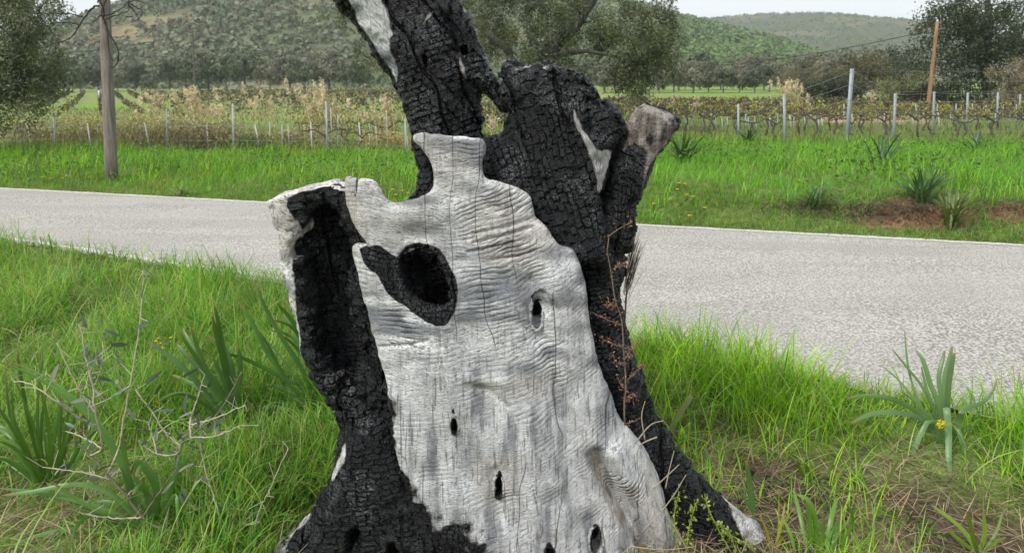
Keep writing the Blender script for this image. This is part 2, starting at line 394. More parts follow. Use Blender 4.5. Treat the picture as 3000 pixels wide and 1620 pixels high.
H2 = hill('hill', [(-1200, 190), (1200, 140), (1900, 66), (2041, 50), (2150, 46), (2290, 32), (2400, 35), (2500, 43), (2600, 56), (2700, 62), (2800, 80), (3000, 118), (3400, 165), (3900, 190), (5600, 205)], 420, 860, 61, hc2, M_HILL)

# scrub covering the slopes: nobody could count it
M_SCRUB = foliage_mat('scrub_foliage', .2, .15, .7, .35, .4)
def scrub(name, Hh, n, size, nq, seed, hue, lo=0.0, keep=None, skyline=0):
    V, C, cols = Hh; rg = np.random.default_rng(seed); a = rg.random(n) * (V.shape[0] - 1); b = np.minimum(rg.random(n) ** .62, .985) * (V.shape[1] - 1)
    if skyline: b[:skyline] = (V.shape[1] - 1) * (.965 + .02 * rg.random(skyline))
    ia, ib = a.astype(int), b.astype(int); fa, fb_ = (a - ia)[:, None], (b - ib)[:, None]
    P = V[ia, ib] * (1 - fa) * (1 - fb_) + V[ia + 1, ib] * fa * (1 - fb_) + V[ia, np.minimum(ib + 1, V.shape[1] - 1)] * (1 - fa) * fb_ + V[ia + 1, np.minimum(ib + 1, V.shape[1] - 1)] * fa * fb_
    px, py = pix(P); cl = C[ia, ib]; ok = (px > -250) & (px < 3250) & (py > -80) & (cl[:, 0] < .16 + .05 * rg.random(n))
    P, px = P[ok], px[ok]; n = len(P)
    sc = size * (.55 + .9 * rg.random(n) ** 1.5)
    d = rg.normal(size=(n, nq, 3)); d /= np.linalg.norm(d, axis=2)[..., None]; d[..., 2] = np.abs(d[..., 2]) * .95 - .1
    lob = 1 + .28 * vnoise(d * 2.2 + rg.random((n, 1, 1)) * 90, seed)
    Cc = P[:, None] + d * (sc[:, None] * (.75 + .3 * rg.random((n, nq))) * lob)[..., None] * np.array([1, 1, .82])
    base = hue[rg.integers(0, len(hue), n)]; base = m(base, np.array([.12, .20, .065]), .7 * sst(1500, 2100, px))
    cq = base[:, None] * (.8 + .4 * rg.random((n, nq, 1)))
    s2 = np.repeat(sc, nq)
    Vv, Ff, Cq = leafquads(Cc.reshape(-1, 3), s2 * .62, s2 * .5, rg, cq.reshape(-1, 3), normals=d.reshape(-1, 3))
    Cq = np.concatenate([Cq, np.ones((len(Cq), 1))], 1)
    return obj(name, mesh_np(name, Vv, Ff, False, {'col': Cq}), M_SCRUB, kind='stuff', label=('grey green scrub covering the near hillside' if skyline == 0 else 'fine dark scrub and small trees on the distant hill'))
hue1 = np.array([[.115, .125, .085], [.135, .14, .10], [.085, .10, .068], [.16, .155, .115], [.12, .11, .09], [.10, .125, .075]])
scrub('hillside_scrub', H1, 26500, 2.3, 14, 70, hue1 * np.array([1.12, 1.2, 1.1]))
scrub('distant_scrub', H2, 12500, 2.3, 8, 71, hue1 * .62, skyline=1200)
# ================================================================== the burnt stump
c1 = lambda L: [(750 + x * .5047, y * .5047) for x, y in L]
c2 = lambda L: [(750 + x * .4673, 480 + y * .4673) for x, y in L]
c3 = lambda L: [(750 + x * .6017, 1000 + y * .6017) for x, y in L]
YS = 2.70
def xz(poly, Y): return np.array([(p.x, p.z) for p in (at(a, b, Y) for a, b in poly)], np.float32)
def chaikin(P, n=1):
    for _ in range(n):
        Q = np.roll(P, -1, 0); P = np.stack([P * .75 + Q * .25, P * .25 + Q * .75], 1).reshape(-1, 2)
    return P
def poly_sd(P, X, Z):
    """signed distance, positive inside"""
    d = np.full(X.shape, 1e9, np.float32); ins = np.zeros(X.shape, bool); n = len(P)
    for i in range(n):
        ax, az = P[i]; bx, bz = P[(i + 1) % n]; ex, ez = bx - ax, bz - az
        t = np.clip(((X - ax) * ex + (Z - az) * ez) / (ex * ex + ez * ez + 1e-12), 0, 1)
        d = np.minimum(d, (X - ax - t * ex) ** 2 + (Z - az - t * ez) ** 2)
        if abs(ez) > 1e-9:
            c = ((az > Z) != (bz > Z)) & (X < ex * (Z - az) / ez + ax); ins ^= c
    return np.where(ins, 1, -1) * np.sqrt(d)
def line_d(P, X, Z):
    d = np.full(X.shape, 1e9, np.float32)
    for i in range(len(P) - 1):
        ax, az = P[i]; ex, ez = P[i + 1] - P[i]
        t = np.clip(((X - ax) * ex + (Z - az) * ez) / (ex * ex + ez * ez + 1e-12), 0, 1)
        d = np.minimum(d, (X - ax - t * ex) ** 2 + (Z - az - t * ez) ** 2)
    return np.sqrt(d)
def smin(a, b, k):
    h = np.clip(.5 + .5 * (b - a) / k, 0, 1); return b * (1 - h) + a * h - k * h * (1 - h)
class Vol:
    def __init__(s, x, y, z, h):
        s.h = h; s.x = np.arange(x[0], x[1], h, dtype=np.float32); s.y = np.arange(y[0], y[1], h, dtype=np.float32); s.z = np.arange(z[0], z[1], h, dtype=np.float32)
        s.X, s.Z = np.meshgrid(s.x, s.z, indexing='ij'); s.f = np.full((len(s.x), len(s.y), len(s.z)), 1.0, np.float32)
    def add(s, poly, Y, T, Rr, yc=None, smooth=1, k=.04, rag=.004, seed=0):
        """an outlined body: outline at depth Y, thickness 2T, edges rounded over Rr"""
        P = chaikin(xz(poly, Y), smooth); d = poly_sd(P, s.X, s.Z)
        if rag: d = d + rag * fbm(np.stack([s.X * 22, s.Z * 22, 0 * s.X + seed], -1), 3, seed)
        yc = Y if yc is None else yc(s.X, s.Z)
        T = T(s.X, s.Z) if callable(T) else T
        q1 = np.maximum(Rr - d, 0) / Rr
        q1 = np.broadcast_to(np.asarray(q1, np.float32)[:, None, :], s.f.shape)
        ycb = np.asarray(yc, np.float32) * np.ones_like(s.X); Tb = np.asarray(T, np.float32) * np.ones_like(s.X)
        q2 = (s.y[None, :, None] - ycb[:, None, :]) / Tb[:, None, :]
        g = (np.sqrt(q1 * q1 + q2 * q2) - 1) * np.minimum(Rr, Tb)[:, None, :]
        s.f = smin(s.f, g.astype(np.float32), k) if s.f.min() < 0 else g.astype(np.float32)
    def carve(s, poly, Y, y0=-9, y1=9, smooth=1, rag=.003, k=.01):
        P = chaikin(xz(poly, Y), smooth); d = poly_sd(P, s.X, s.Z)
        d = d + rag * fbm(np.stack([s.X * 30, s.Z * 30, 0 * s.X], -1), 3, 5)
        g = np.minimum(d[:, None, :], np.minimum(s.y[None, :, None] - y0, y1 - s.y[None, :, None]))
        s.f = -smin(-s.f, -g.astype(np.float32), k)
    def carve_ball(s, px, py, Y, r):
        c = at(px, py, Y)
        q = np.sqrt(((s.x - c.x) / r[0])[:, None, None] ** 2 + ((s.y - Y) / r[1])[None, :, None] ** 2 + ((s.z - c.z) / r[2])[None, None, :] ** 2)
        s.f = np.maximum(s.f, -(q - 1) * min(r))
    def cut_top(s, line, Y, slope=0.0, rag=.004, seed=3):
        P = xz(line, Y); zc = np.interp(s.x, P[:, 0], P[:, 1])
        XX, YY = np.meshgrid(s.x, s.y, indexing='ij')
        zc = zc[:, None] + slope * (YY - Y) + rag * fbm(np.stack([XX * 40, YY * 40, 0 * XX], -1), 3, seed)
        s.f = np.maximum(s.f, (s.z[None, None, :] - zc[:, :, None]).astype(np.float32) * .8)
    def nets(s):
        f = s.f; f[0] = f[-1] = 1; f[:, 0] = f[:, -1] = 1; f[:, :, 0] = f[:, :, -1] = 1
        S = f < 0; c = np.zeros(tuple(np.array(S.shape) - 1), np.int8)
        sl = [(a, b, d) for a in (0, 1) for b in (0, 1) for d in (0, 1)]
        sub = lambda A, o: A[o[0]:A.shape[0] - 1 + o[0], o[1]:A.shape[1] - 1 + o[1], o[2]:A.shape[2] - 1 + o[2]]
        for o in sl: c += sub(S, o)
        act = np.argwhere((c > 0) & (c < 8)); idx = np.full(c.shape, -1, np.int64); idx[tuple(act.T)] = np.arange(len(act))
        acc = np.zeros((len(act), 3)); cnt = np.zeros(len(act))
        val = {o: f[act[:, 0] + o[0], act[:, 1] + o[1], act[:, 2] + o[2]] for o in sl}
        for o in sl:
            for ax in range(3):
                if o[ax]: continue
                p = list(o); p[ax] = 1; a, b = val[o], val[tuple(p)]; m = (a < 0) != (b < 0)
                t = np.where(m, a / np.where(m, a - b, 1), 0)
                for k in range(3): acc[m, k] += (o[k] + (t[m] if k == ax else 0))
                cnt[m] += 1
        V = (act + acc / cnt[:, None]) * s.h + np.array([s.x[0], s.y[0], s.z[0]])
        Q = []
        for ax in range(3):
            a = S; b = np.roll(S, -1, ax); e = (a != b); u, v = (ax + 1) % 3, (ax + 2) % 3
            I = np.argwhere(e); I = I[(I[:, u] > 0) & (I[:, v] > 0) & (I[:, ax] < S.shape[ax] - 1) & (I[:, u] < S.shape[u] - 1) & (I[:, v] < S.shape[v] - 1)]
            ins = S[tuple(I.T)]; g = []
            for du, dv in ((-1, -1), (0, -1), (0, 0), (-1, 0)):
                J = I.copy(); J[:, u] += du; J[:, v] += dv; g.append(idx[tuple(J.T)])
            q = np.stack(g, 1); q[~ins] = q[~ins][:, ::-1]; Q.append(q)
        Q = np.concatenate(Q); Q = Q[(Q >= 0).all(1)]
        return V.astype(np.float32), Q
def vnormals(V, Q):
    n = np.cross(V[Q[:, 2]] - V[Q[:, 0]], V[Q[:, 3]] - V[Q[:, 1]]); N = np.zeros_like(V)
    for k in range(4):
        for c in range(3): N[:, c] += np.bincount(Q[:, k], n[:, c], len(V))
    return N / (np.linalg.norm(N, axis=1)[:, None] + 1e-12)
def pmask(poly, Y, V, soft=.012, smooth=1):
    return sst(-soft, soft, poly_sd(chaikin(xz(poly, Y), smooth), V[:, 0], V[:, 2]))

# ---- wood material: charred where 'char' is 1, weathered pale wood where it is 0
def burnt_wood():
    t = NT('burnt_wood')
    pos = t.tex('Object'); gc = t.attr('gc', 'Vector'); A = t.sep(t.attr('a1', 'Vector')); B = t.sep(t.attr('a2', 'Vector')); C = t.sep(t.attr('a3', 'Vector')); D = t.sep(t.attr('a4', 'Vector'))
    ch, tan, crumb = A[0], A[1], A[2]; php, ra, hx = B[0], B[1], B[2]; tone, warm, ash_sheen = C[0], C[1], C[2]; joint, hairm0, cw = D[0], D[1], D[2]
    # char: rows of crazed blocks across the grain
    wob = t.noise(pos, 55, 2, .5, 'Color')
    g = t.sep(t.vmath('ADD', gc, t.vmath('SCALE', t.vmath('SUBTRACT', wob, (.5, .5, .5)), .6)))
    row = t.math('FLOOR', g[1]); fv = t.math('FRACT', g[1])
    r1 = t.node('ShaderNodeTexWhiteNoise', {'W': row}, noise_dimensions='1D').outputs['Value']
    u = t.math('ADD', t.math('MULTIPLY', g[0], t.math('ADD', .55, t.math('MULTIPLY', r1, .8))), t.math('MULTIPLY', r1, 9.7))
    colm = t.math('FLOOR', u); fu = t.math('FRACT', u)
    cv = t.node('ShaderNodeTexWhiteNoise', {'Vector': t.comb(row, colm, 0.0)}, noise_dimensions='2D').outputs['Value']
    dv = t.math('SUBTRACT', .5, t.math('ABSOLUTE', t.math('SUBTRACT', fv, .5)))
    du = t.math('SUBTRACT', .5, t.math('ABSOLUTE', t.math('SUBTRACT', fu, .5)))
    wid = t.math('ADD', .05, t.math('MULTIPLY', cv, .14))
    kv = t.rng(t.math('DIVIDE', dv, wid), .25, 1.0); ku = t.rng(t.math('DIVIDE', t.math('MULTIPLY', du, 1.15), wid), .25, 1.0)
    ku = t.math('MAXIMUM', ku, t.rng(cv, .88, .96))                              # some joints closed
    kv = t.math('MAXIMUM', kv, t.math('MULTIPLY', joint, .9))
    spl_ = t.math('MULTIPLY', t.rng(t.math('ABSOLUTE', t.math('SUBTRACT', t.math('FRACT', hx), .5)), .012, .055, 1, 0), hairm0)
    crk = t.math('MULTIPLY', t.math('MULTIPLY', kv, ku), t.math('SUBTRACT', 1.0, spl_))
    fine = t.noise(t.vmath('MULTIPLY', gc, (1.2, .9, 1.2)), 4.2, 4, .66)
    cv2 = t.math('FRACT', t.math('MULTIPLY', cv, 7.31))
    tilt = t.math('ADD', t.math('MULTIPLY', t.math('SUBTRACT', fv, .5), t.math('SUBTRACT', r1, .35)), t.math('MULTIPLY', t.math('SUBTRACT', fu, .5), t.math('MULTIPLY', t.math('SUBTRACT', cv2, .5), 1.6)))
    hc = t.math('ADD', t.math('MULTIPLY', tilt, .55), t.math('ADD', t.math('MULTIPLY', crk, .75), t.math('ADD', t.math('MULTIPLY', cv, .30), t.math('MULTIPLY', fine, .95))))
    lit = t.math('MULTIPLY', crk, t.math('ADD', t.math('MULTIPLY', cv, .6), t.math('MULTIPLY', t.rng(fine, .35, .7), .5)))
    char_c = t.mix(lit, (.0011, .0012, .0014), (.017, .019, .023))
    char_c = t.mix(t.math('MULTIPLY', t.math('MULTIPLY', ash_sheen, crk), t.rng(fine, .46, .66)), char_c, (.17, .175, .185))  # grey sheen painted onto the block faces along with ash
    # pale wood: figured ripples crossing the grain, flecks, checks
    X, Y, Z = t.sep(pos)
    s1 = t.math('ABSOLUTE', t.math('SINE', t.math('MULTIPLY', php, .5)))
    gv = t.comb(t.math('MULTIPLY', X, 30), t.math('MULTIPLY', php, .95), t.math('MULTIPLY', Y, 30))
    fl = t.noise(gv, 1.0, 4, .66)
    fl2 = t.noise(t.comb(t.math('MULTIPLY', X, 80), t.math('MULTIPLY', php, 1.5), t.math('MULTIPLY', Y, 80)), 1.0, 3, .6)
    fibre = t.noise(t.vmath('MULTIPLY', pos, (95, 50, 8)), 1.0, 3, .65)
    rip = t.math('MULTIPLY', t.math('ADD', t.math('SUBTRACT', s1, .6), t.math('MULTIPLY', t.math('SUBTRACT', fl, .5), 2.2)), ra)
    hd = t.math('ABSOLUTE', t.math('SUBTRACT', t.math('FRACT', t.math('ADD', hx, t.math('MULTIPLY', fl, .06))), .5))
    hairm = t.math('MULTIPLY', t.rng(hd, .004, .016, 1, 0), hairm0)
    pale = t.mix(tone, (.29, .30, .32), (.76, .765, .765))
    pale = t.mix(warm, pale, (.64, .575, .50))
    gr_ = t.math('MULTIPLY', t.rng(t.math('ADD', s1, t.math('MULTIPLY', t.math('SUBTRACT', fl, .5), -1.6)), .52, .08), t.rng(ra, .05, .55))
    pale = t.mix(t.math('MULTIPLY', gr_, .88), pale, (.06, .065, .075))                   # ripple shade painted into the troughs, plus weathered dark lines
    pale = t.mix(t.math('MULTIPLY', t.math('MULTIPLY', t.rng(fl, .49, .64), t.rng(fl2, .35, .55)), t.rng(cw, 0, 1, .35, 1)), pale, (.11, .115, .13))
    pale = t.mix(t.rng(fl2, .55, .66, 0, .8), pale, (.08, .085, .095))
    pale = t.mix(t.math('MULTIPLY', t.rng(fibre, .52, .66), t.rng(cw, 0, 1, .72, .42)), pale, (.14, .14, .145))
    pale = t.mix(tan, pale, t.mix(t.rng(fibre, .35, .65), (.17, .125, .085), (.56, .47, .36)))
    pale = t.mix(t.math('MULTIPLY', hairm, .75), pale, (.03, .03, .035))
    hp = t.math('ADD', t.math('MULTIPLY', rip, 1.0), t.math('ADD', t.math('MULTIPLY', fl, -1.1), t.math('ADD', t.math('MULTIPLY', fl2, -.7), t.math('MULTIPLY', fibre, -.5))))
    hp = t.math('SUBTRACT', hp, t.math('MULTIPLY', hairm, .9))
    # blend, ragged
    edge = t.math('ADD', ch, t.math('MULTIPLY', t.math('SUBTRACT', fine, .5), .55))
    m = t.rng(edge, .44, .54)
    pale = t.mix(t.math('MULTIPLY', t.rng(edge, .14, .48), .85), pale, (.05, .037, .03))       # scorched brown margin
    def fmix(f, x, y):
        n = t.node('ShaderNodeMix', data_type='FLOAT'); t.set(n.inputs['Factor'], f); t.set(n.inputs['A'], x); t.set(n.inputs['B'], y); return n.outputs['Result']
    hs_ = fmix(m, t.math('MULTIPLY', rip, .0036), t.math('MULTIPLY', t.math('ADD', t.math('SUBTRACT', t.math('SUBTRACT', crk, .8), t.math('MULTIPLY', spl_, 1.3)), t.math('ADD', t.math('MULTIPLY', tilt, .9), t.math('MULTIPLY', t.math('SUBTRACT', cv, .5), .9))), .0062))
    disp = t.node('ShaderNodeDisplacement', {'Midlevel': 0.0, 'Scale': 1.0}); t.l.new(hs_, disp.inputs['Height'])
    nb = t.bump(fmix(m, t.math('MULTIPLY', hp, .009), t.math('MULTIPLY', hc, .013)), 1.0)
    pb = t.principled(pale, .74, .2, nb)
    cb = t.principled(char_c, t.math('SUBTRACT', t.rng(fine, .3, .7, .25, .46), t.math('MULTIPLY', cv2, .12)), .40, nb)
    ms = t.node('ShaderNodeMixShader'); t.l.new(m, ms.inputs[0]); t.l.new(pb, ms.inputs[1]); t.l.new(cb, ms.inputs[2])
    return t.done(ms.outputs[0], disp.outputs[0])
M_WOOD = burnt_wood()

stump = thing('burnt_olive_stump', 'large burnt olive stump, charred black with a bleached grey front and an eye-like hole', 'tree stump', (0, 0, 0))

rag_ = lambda c, V, k: c + k * fbm(V * np.array([24, 24, 15.]), 3, 44) * np.clip(c * (1 - c), 0, .25)
ev0 = lambda a, V, N: a(V, N) if callable(a) else np.full(len(V), a)
def finish(name, vol, ang=0.0, cell=(.03, .019, .03), char=1.0, tan=0.0, ph=0.0, ra=.5, crumb=0.0, lowf=.010, deform=None, seed=0, swap=False, ash_fn=None, rag=1.5, **props):
    V, Q = vol.nets(); N = vnormals(V, Q)
    d = lowf * fbm(V * 7 + seed, 3, seed) + .35 * lowf * fbm(V * 22 + seed, 3, seed + 4)
    cr = ev0(crumb, V, N); d = d + cr * (.018 * fbm(V * 26 + seed, 3, seed + 6)) + ev0(char, V, N) * .0035 * fbm(V * 75, 2, seed + 7)
    if deform is not None: d = d + deform(V, N)
    V = V + N * d[:, None]; N = vnormals(V, Q)
    ca, sa = math.cos(ang), math.sin(ang)
    u = V[:, 0] * ca + V[:, 2] * sa; v = -V[:, 0] * sa + V[:, 2] * ca
    n1, n2, n3 = fbm(V * 9 + seed, 3, seed + 9), fbm(V * 9 + 31, 3, seed + 10), fbm(V * 26, 2, seed + 12)
    gs = 1 + .35 * vnoise(V * 2.2 + seed, seed + 14)
    gc = np.stack([(u + .7 * V[:, 1] * np.sign(N[:, 0]) * 0 + n1 * .012) / cell[0], (v + n2 * .008 + n3 * .002) / cell[1], V[:, 1] / cell[2]], 1)
    if swap: gc = gc[:, [1, 0, 2]]
    ev = lambda a: np.clip(a(V, N) if callable(a) else np.full(len(V), a), -1e9, 1e9)
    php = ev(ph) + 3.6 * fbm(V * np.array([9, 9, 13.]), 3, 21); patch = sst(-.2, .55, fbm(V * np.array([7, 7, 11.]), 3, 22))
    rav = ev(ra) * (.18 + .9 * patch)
    hx = u * 7 + .5 * fbm(V * np.array([2, 2, 1.6]), 4, 23)
    wv_ = sst(.35, .75, V[:, 2]); tone = sst(-.72, .40, wv_ * fbm(V * np.array([6, 6, 21.]), 5, 24) + (1 - wv_) * (.75 * fbm(V * np.array([24, 24, 4.]), 5, 29) + .06)); warm = .5 * sst(.05, .7, fbm(V * 2.6, 3, 25))
    ash_sheen = sst(-.05, .6, fbm(V * 9, 4, 26)) * .9; joint = sst(-.25, .25, fbm(V * 11, 3, 27)); hm = .95 * sst(.08, .3, fbm(V * np.array([6, 6, 2.5]), 2, 28))
    if ash_fn is not None: ash_sheen = np.maximum(ash_sheen, ash_fn(V))
    A = {'gc': gc, 'a1': np.stack([rag_(ev(char), V, rag), ev(tan), ev(crumb)], 1), 'a2': np.stack([php, rav, hx], 1), 'a3': np.stack([tone, warm, ash_sheen], 1), 'a4': np.stack([joint, hm, wv_], 1)}
    me = mesh_np(name, V, [Q], True, A)
    return obj(name, me, M_WOOD, stump, **props)
HV = .0050
def span(polys, Y, pad=.06):
    P = np.concatenate([xz(p, Y) for p in polys]); a, b = P.min(0) - pad, P.max(0) + pad
    return (a[0], b[0]), (max(a[1], -.34), b[1])

# ---- bleached front shell
SHELL = c1([(900, 800), (915, 785), (960, 775), (1000, 785), (1060, 790), (1150, 795), (1250, 799), (1310, 802), (1335, 840), (1335, 870), (1315, 920), (1308, 960), (1315, 1000), (1340, 1040), (1400, 1060), (1470, 1090), (1540, 1115), (1588, 1140), (1600, 1180), (1620, 1240), (1640, 1300)]) \
    + c2([(1740, 300), (1780, 380), (1850, 460), (1910, 518), (1960, 540), (2000, 560), (2030, 620), (2060, 720), (2090, 900), (2110, 1050), (2130, 1180)]) \
    + c3([(1650, 30), (1680, 150), (1720, 260), (1780, 400), (1850, 490), (1920, 590), (1970, 680), (2000, 770), (2020, 880), (2060, 960), (2110, 1030), (2180, 1160), (2200, 1340), (980, 1340), (960, 1160), (900, 1010), (840, 900), (780, 830), (750, 760), (720, 640), (690, 530), (660, 400), (635, 260), (640, 220), (620, 150), (590, 60)]) \
    + c2([(740, 1120), (700, 1000), (660, 850), (620, 710), (592, 610), (580, 545), (600, 528), (650, 524), (690, 520), (600, 420), (550, 330), (526, 250), (520, 125)]) \
    + c1([(500, 1035), (560, 1040), (572, 1052), (585, 1052), (640, 1055), (690, 1080), (720, 1130), (750, 1180), (790, 1210), (830, 1218), (900, 1205), (950, 1190), (1000, 1150), (1030, 1110), (1042, 1060), (1030, 1000), (1010, 950), (990, 910), (950, 860), (905, 830)])
HOLE = c2([(1060 + (x - 1060) * 1.07, 712 + (y - 712) * 1.06) for x, y in [(905, 640), (920, 580), (970, 532), (1050, 530), (1110, 560), (1150, 620), (1180, 700), (1200, 780), (1215, 850), (1190, 892), (1130, 905), (1060, 890), (1000, 860), (950, 800), (920, 720)]])
RING = c2([(890, 575), (940, 520), (1000, 505), (1080, 513), (1140, 538), (1180, 590), (1210, 650), (1250, 720), (1268, 800), (1260, 880), (1230, 950), (1190, 1000), (1120, 1000), (1050, 970), (980, 930), (920, 880), (880, 870), (835, 838), (795, 788), (752, 704), (700, 680), (660, 640), (636, 580), (626, 548), (690, 538), (760, 534), (800, 560), (840, 590), (880, 590)])
(sx, sz) = span([SHELL], YS)
x_mid = at(1380, 900, YS).x
def shell_y(X, Z): return YS - .02 + .24 * (X - x_mid) ** 2 + .05 * (Z - .75)
vol = Vol(sx, (YS - .24, YS + .36), sz, HV)
vol.add(SHELL, YS - .03, lambda X, Z: .050 - .022 * sst(.85, 1.15, Z), .020, shell_y, smooth=1, rag=.0035)
vol.carve(HOLE, YS - .05, smooth=2, rag=.005, k=.022)
for px, py, r in ((1573, 928, (.015, .07, .046)), (1602, 885, (.040, .020, .055)), (1331, 1245, (.0095, .06, .034)), (1461, 1432, (.011, .06, .032)), (1748, 1592, (.020, .10, .050)), (1610, 1615, (.022, .05, .016))):
    c = at(px, py, YS - .07); vol.carve_ball(px, py, float(shell_y(np.array(c.x), np.array(c.z))) - .05, r)
vol.carve(c1([(571, 1030), (580, 1030), (580, 1110), (573, 1150), (569, 1150), (573, 1100)]), YS, smooth=0, rag=0, k=.004)
STROKES = [  # polyline in photo pixels, half-width m, amplitude m
    ([(1295, 965), (1315, 1080), (1340, 1190)], .045, .016), ([(1240, 980), (1230, 1120), (1240, 1300)], .07, .014),
    ([(1360, 980), (1400, 1090), (1440, 1200)], .05, -.012), ([(1365, 1104), (1420, 1110), (1475, 1118)], .024, .009),
    ([(1370, 1128), (1430, 1140), (1490, 1190)], .012, -.007),
    ([(1585, 700), (1600, 780), (1625, 860)], .045, .020), ([(1560, 830), (1572, 930), (1580, 990)], .032, -.024), ([(1640, 820), (1665, 950), (1670, 1080)], .06, .020),
    ([(1600, 1010), (1625, 1120), (1650, 1220)], .022, -.012), ([(1490, 900), (1510, 1010), (1560, 1080)], .06, .014),
    ([(1390, 715), (1460, 700), (1560, 672)], .006, -.010), ([(1370, 742), (1430, 730), (1500, 716)], .0055, -.009), ([(1440, 765), (1520, 755), (1570, 740)], .006, -.007), ([(1390, 690), (1480, 672), (1560, 648)], .007, -.006),
    ([(1110, 1022), (1190, 1012), (1255, 995)], .006, -.006), ([(1250, 540), (1220, 600), (1170, 640)], .05, .014),
    ([(1340, 1270), (1380, 1330), (1400, 1380)], .05, -.014), ([(1350, 1440), (1360, 1500), (1400, 1560)], .06, .022), ([(1455, 1380), (1462, 1440), (1470, 1500)], .03, -.016),
    ([(1560, 1200), (1590, 1300), (1620, 1400)], .06, .020), ([(1520, 1300), (1560, 1420), (1590, 1540)], .06, .012),
    ([(1750, 1345), (1790, 1430), (1850, 1530), (1905, 1640)], .030, -.050), ([(1800, 1350), (1860, 1440), (1925, 1560), (1960, 1660)], .045, .036),
    ([(1690, 1190), (1730, 1280), (1760, 1330)], .04, .016), ([(1720, 1545), (1740, 1600), (1760, 1640)], .05, -.022), ([(1640, 1500), (1660, 1570), (1680, 1640)], .05, .020),
    ([(1090, 640), (1200, 640), (1330, 620)], .06, .016), ([(1180, 1180), (1190, 1300), (1230, 1420)], .05, .010),
    ([(1500, 1450), (1530, 1520), (1550, 1600)], .03, -.010), ([(1290, 950), (1300, 1080), (1330, 1195)], .003, -.006), ([(1480, 1180), (1540, 1330), (1580, 1500)], .003, -.005)]
STR = [(xz(p, YS - .07), wd, a) for p, wd, a in STROKES]
HP_ = chaikin(xz(HOLE, YS - .05), 2)
def shell_deform(V, N):
    d = np.zeros(len(V), np.float32); front = sst(.1, -.45, N[:, 1])
    for P, wd, a in STR:
        q = line_d(P, V[:, 0], V[:, 2]); m = q < 3.2 * wd
        d[m] += (1.15 if wd > .02 else 1.5) * a * np.exp(-(q[m] / wd) ** 2)
    sd = poly_sd(HP_, V[:, 0], V[:, 2]); d = d + .011 * np.exp(-((sd + .013) / .011) ** 2) * (1 + .6 * vnoise(V * 60, 4))
    return d * front
kn = [(at(px, py, YS - .07), a, s) for px, py, a, s in ((1575, 930, 5.0, .10), (1240, 840, -7.0, .16), (1331, 1250, 3.5, .07), (1461, 1430, 5.0, .10), (1300, 560, 6.0, .14), (1140, 700, -3, .10), (1748, 1590, 4, .08))]
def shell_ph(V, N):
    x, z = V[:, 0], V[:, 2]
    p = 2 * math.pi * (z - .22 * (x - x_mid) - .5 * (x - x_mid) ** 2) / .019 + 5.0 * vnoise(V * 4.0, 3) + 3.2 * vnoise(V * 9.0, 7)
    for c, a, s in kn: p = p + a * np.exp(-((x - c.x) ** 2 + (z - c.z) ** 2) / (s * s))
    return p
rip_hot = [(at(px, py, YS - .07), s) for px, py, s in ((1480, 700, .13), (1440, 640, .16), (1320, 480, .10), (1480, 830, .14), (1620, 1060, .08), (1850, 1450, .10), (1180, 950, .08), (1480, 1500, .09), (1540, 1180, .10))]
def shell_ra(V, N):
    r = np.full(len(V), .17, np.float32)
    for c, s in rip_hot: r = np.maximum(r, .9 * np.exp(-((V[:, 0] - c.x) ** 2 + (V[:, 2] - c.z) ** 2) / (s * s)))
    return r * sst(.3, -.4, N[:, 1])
BLOT = [c3([(560, 300), (650, 300), (690, 380), (700, 480), (720, 560), (760, 700), (790, 800), (880, 830), (930, 900), (1000, 860), (1080, 900), (1140, 980), (1190, 1040), (1250, 1340), (600, 1340)])]
def shell_char(V, N):
    c = np.maximum(pmask(RING, YS - .065, V, .008, 1), sst(.15, .55, N[:, 1]) * sst(1.35, .9, V[:, 2] + 0 * V[:, 0]))
    bm = pmask(BLOT[0], YS - .09, V, .055); c = np.maximum(c, .72 * bm + .30 * fbm(V * 30, 3, 8) * sst(.02, .3, bm) * sst(1., .6, bm))
    for px, py, r in ((1573, 928, .0185), (1331, 1245, .0125), (1461, 1432, .0145), (1748, 1592, .023), (1610, 1616, .022), (1465, 1385, .006), (1330, 1195, .004)):
        q = at(px, py, YS - .07); c = np.maximum(c, .95 * np.exp(-(((V[:, 0] - q.x) / r) ** 2 + ((V[:, 2] - q.z) / (2.5 * r)) ** 2) ** 2))
    back = sst(.2, .6, N[:, 1]); return np.clip(np.maximum(c, back), 0, 1)
def shell_tan(V, N):
    q = line_d(xz([(1745, 1360), (1790, 1480), (1860, 1600), (1890, 1660)], YS - .08), V[:, 0], V[:, 2])
    c = at(1120, 640, YS); return .8 * sst(-.5, .6, fbm(V * 40, 3, 31)) * np.exp(-(q / .026) ** 2) + .22 * np.exp(-((V[:, 0] - c.x) ** 2 + (V[:, 2] - c.z) ** 2) / .05)
def shell_crumb(V, N): return np.zeros(len(V))
finish('bleached_face', vol, 0, (.022, .016, .022), shell_char, shell_tan, shell_ph, shell_ra, 0.0, .0032, shell_deform, 1, ash_fn=lambda V: .8 * np.exp(-((poly_sd(HP_, V[:, 0], V[:, 2]) + .014) / .012) ** 2), label='bleached silver-grey rippled front of the stump with an oval charred hole')

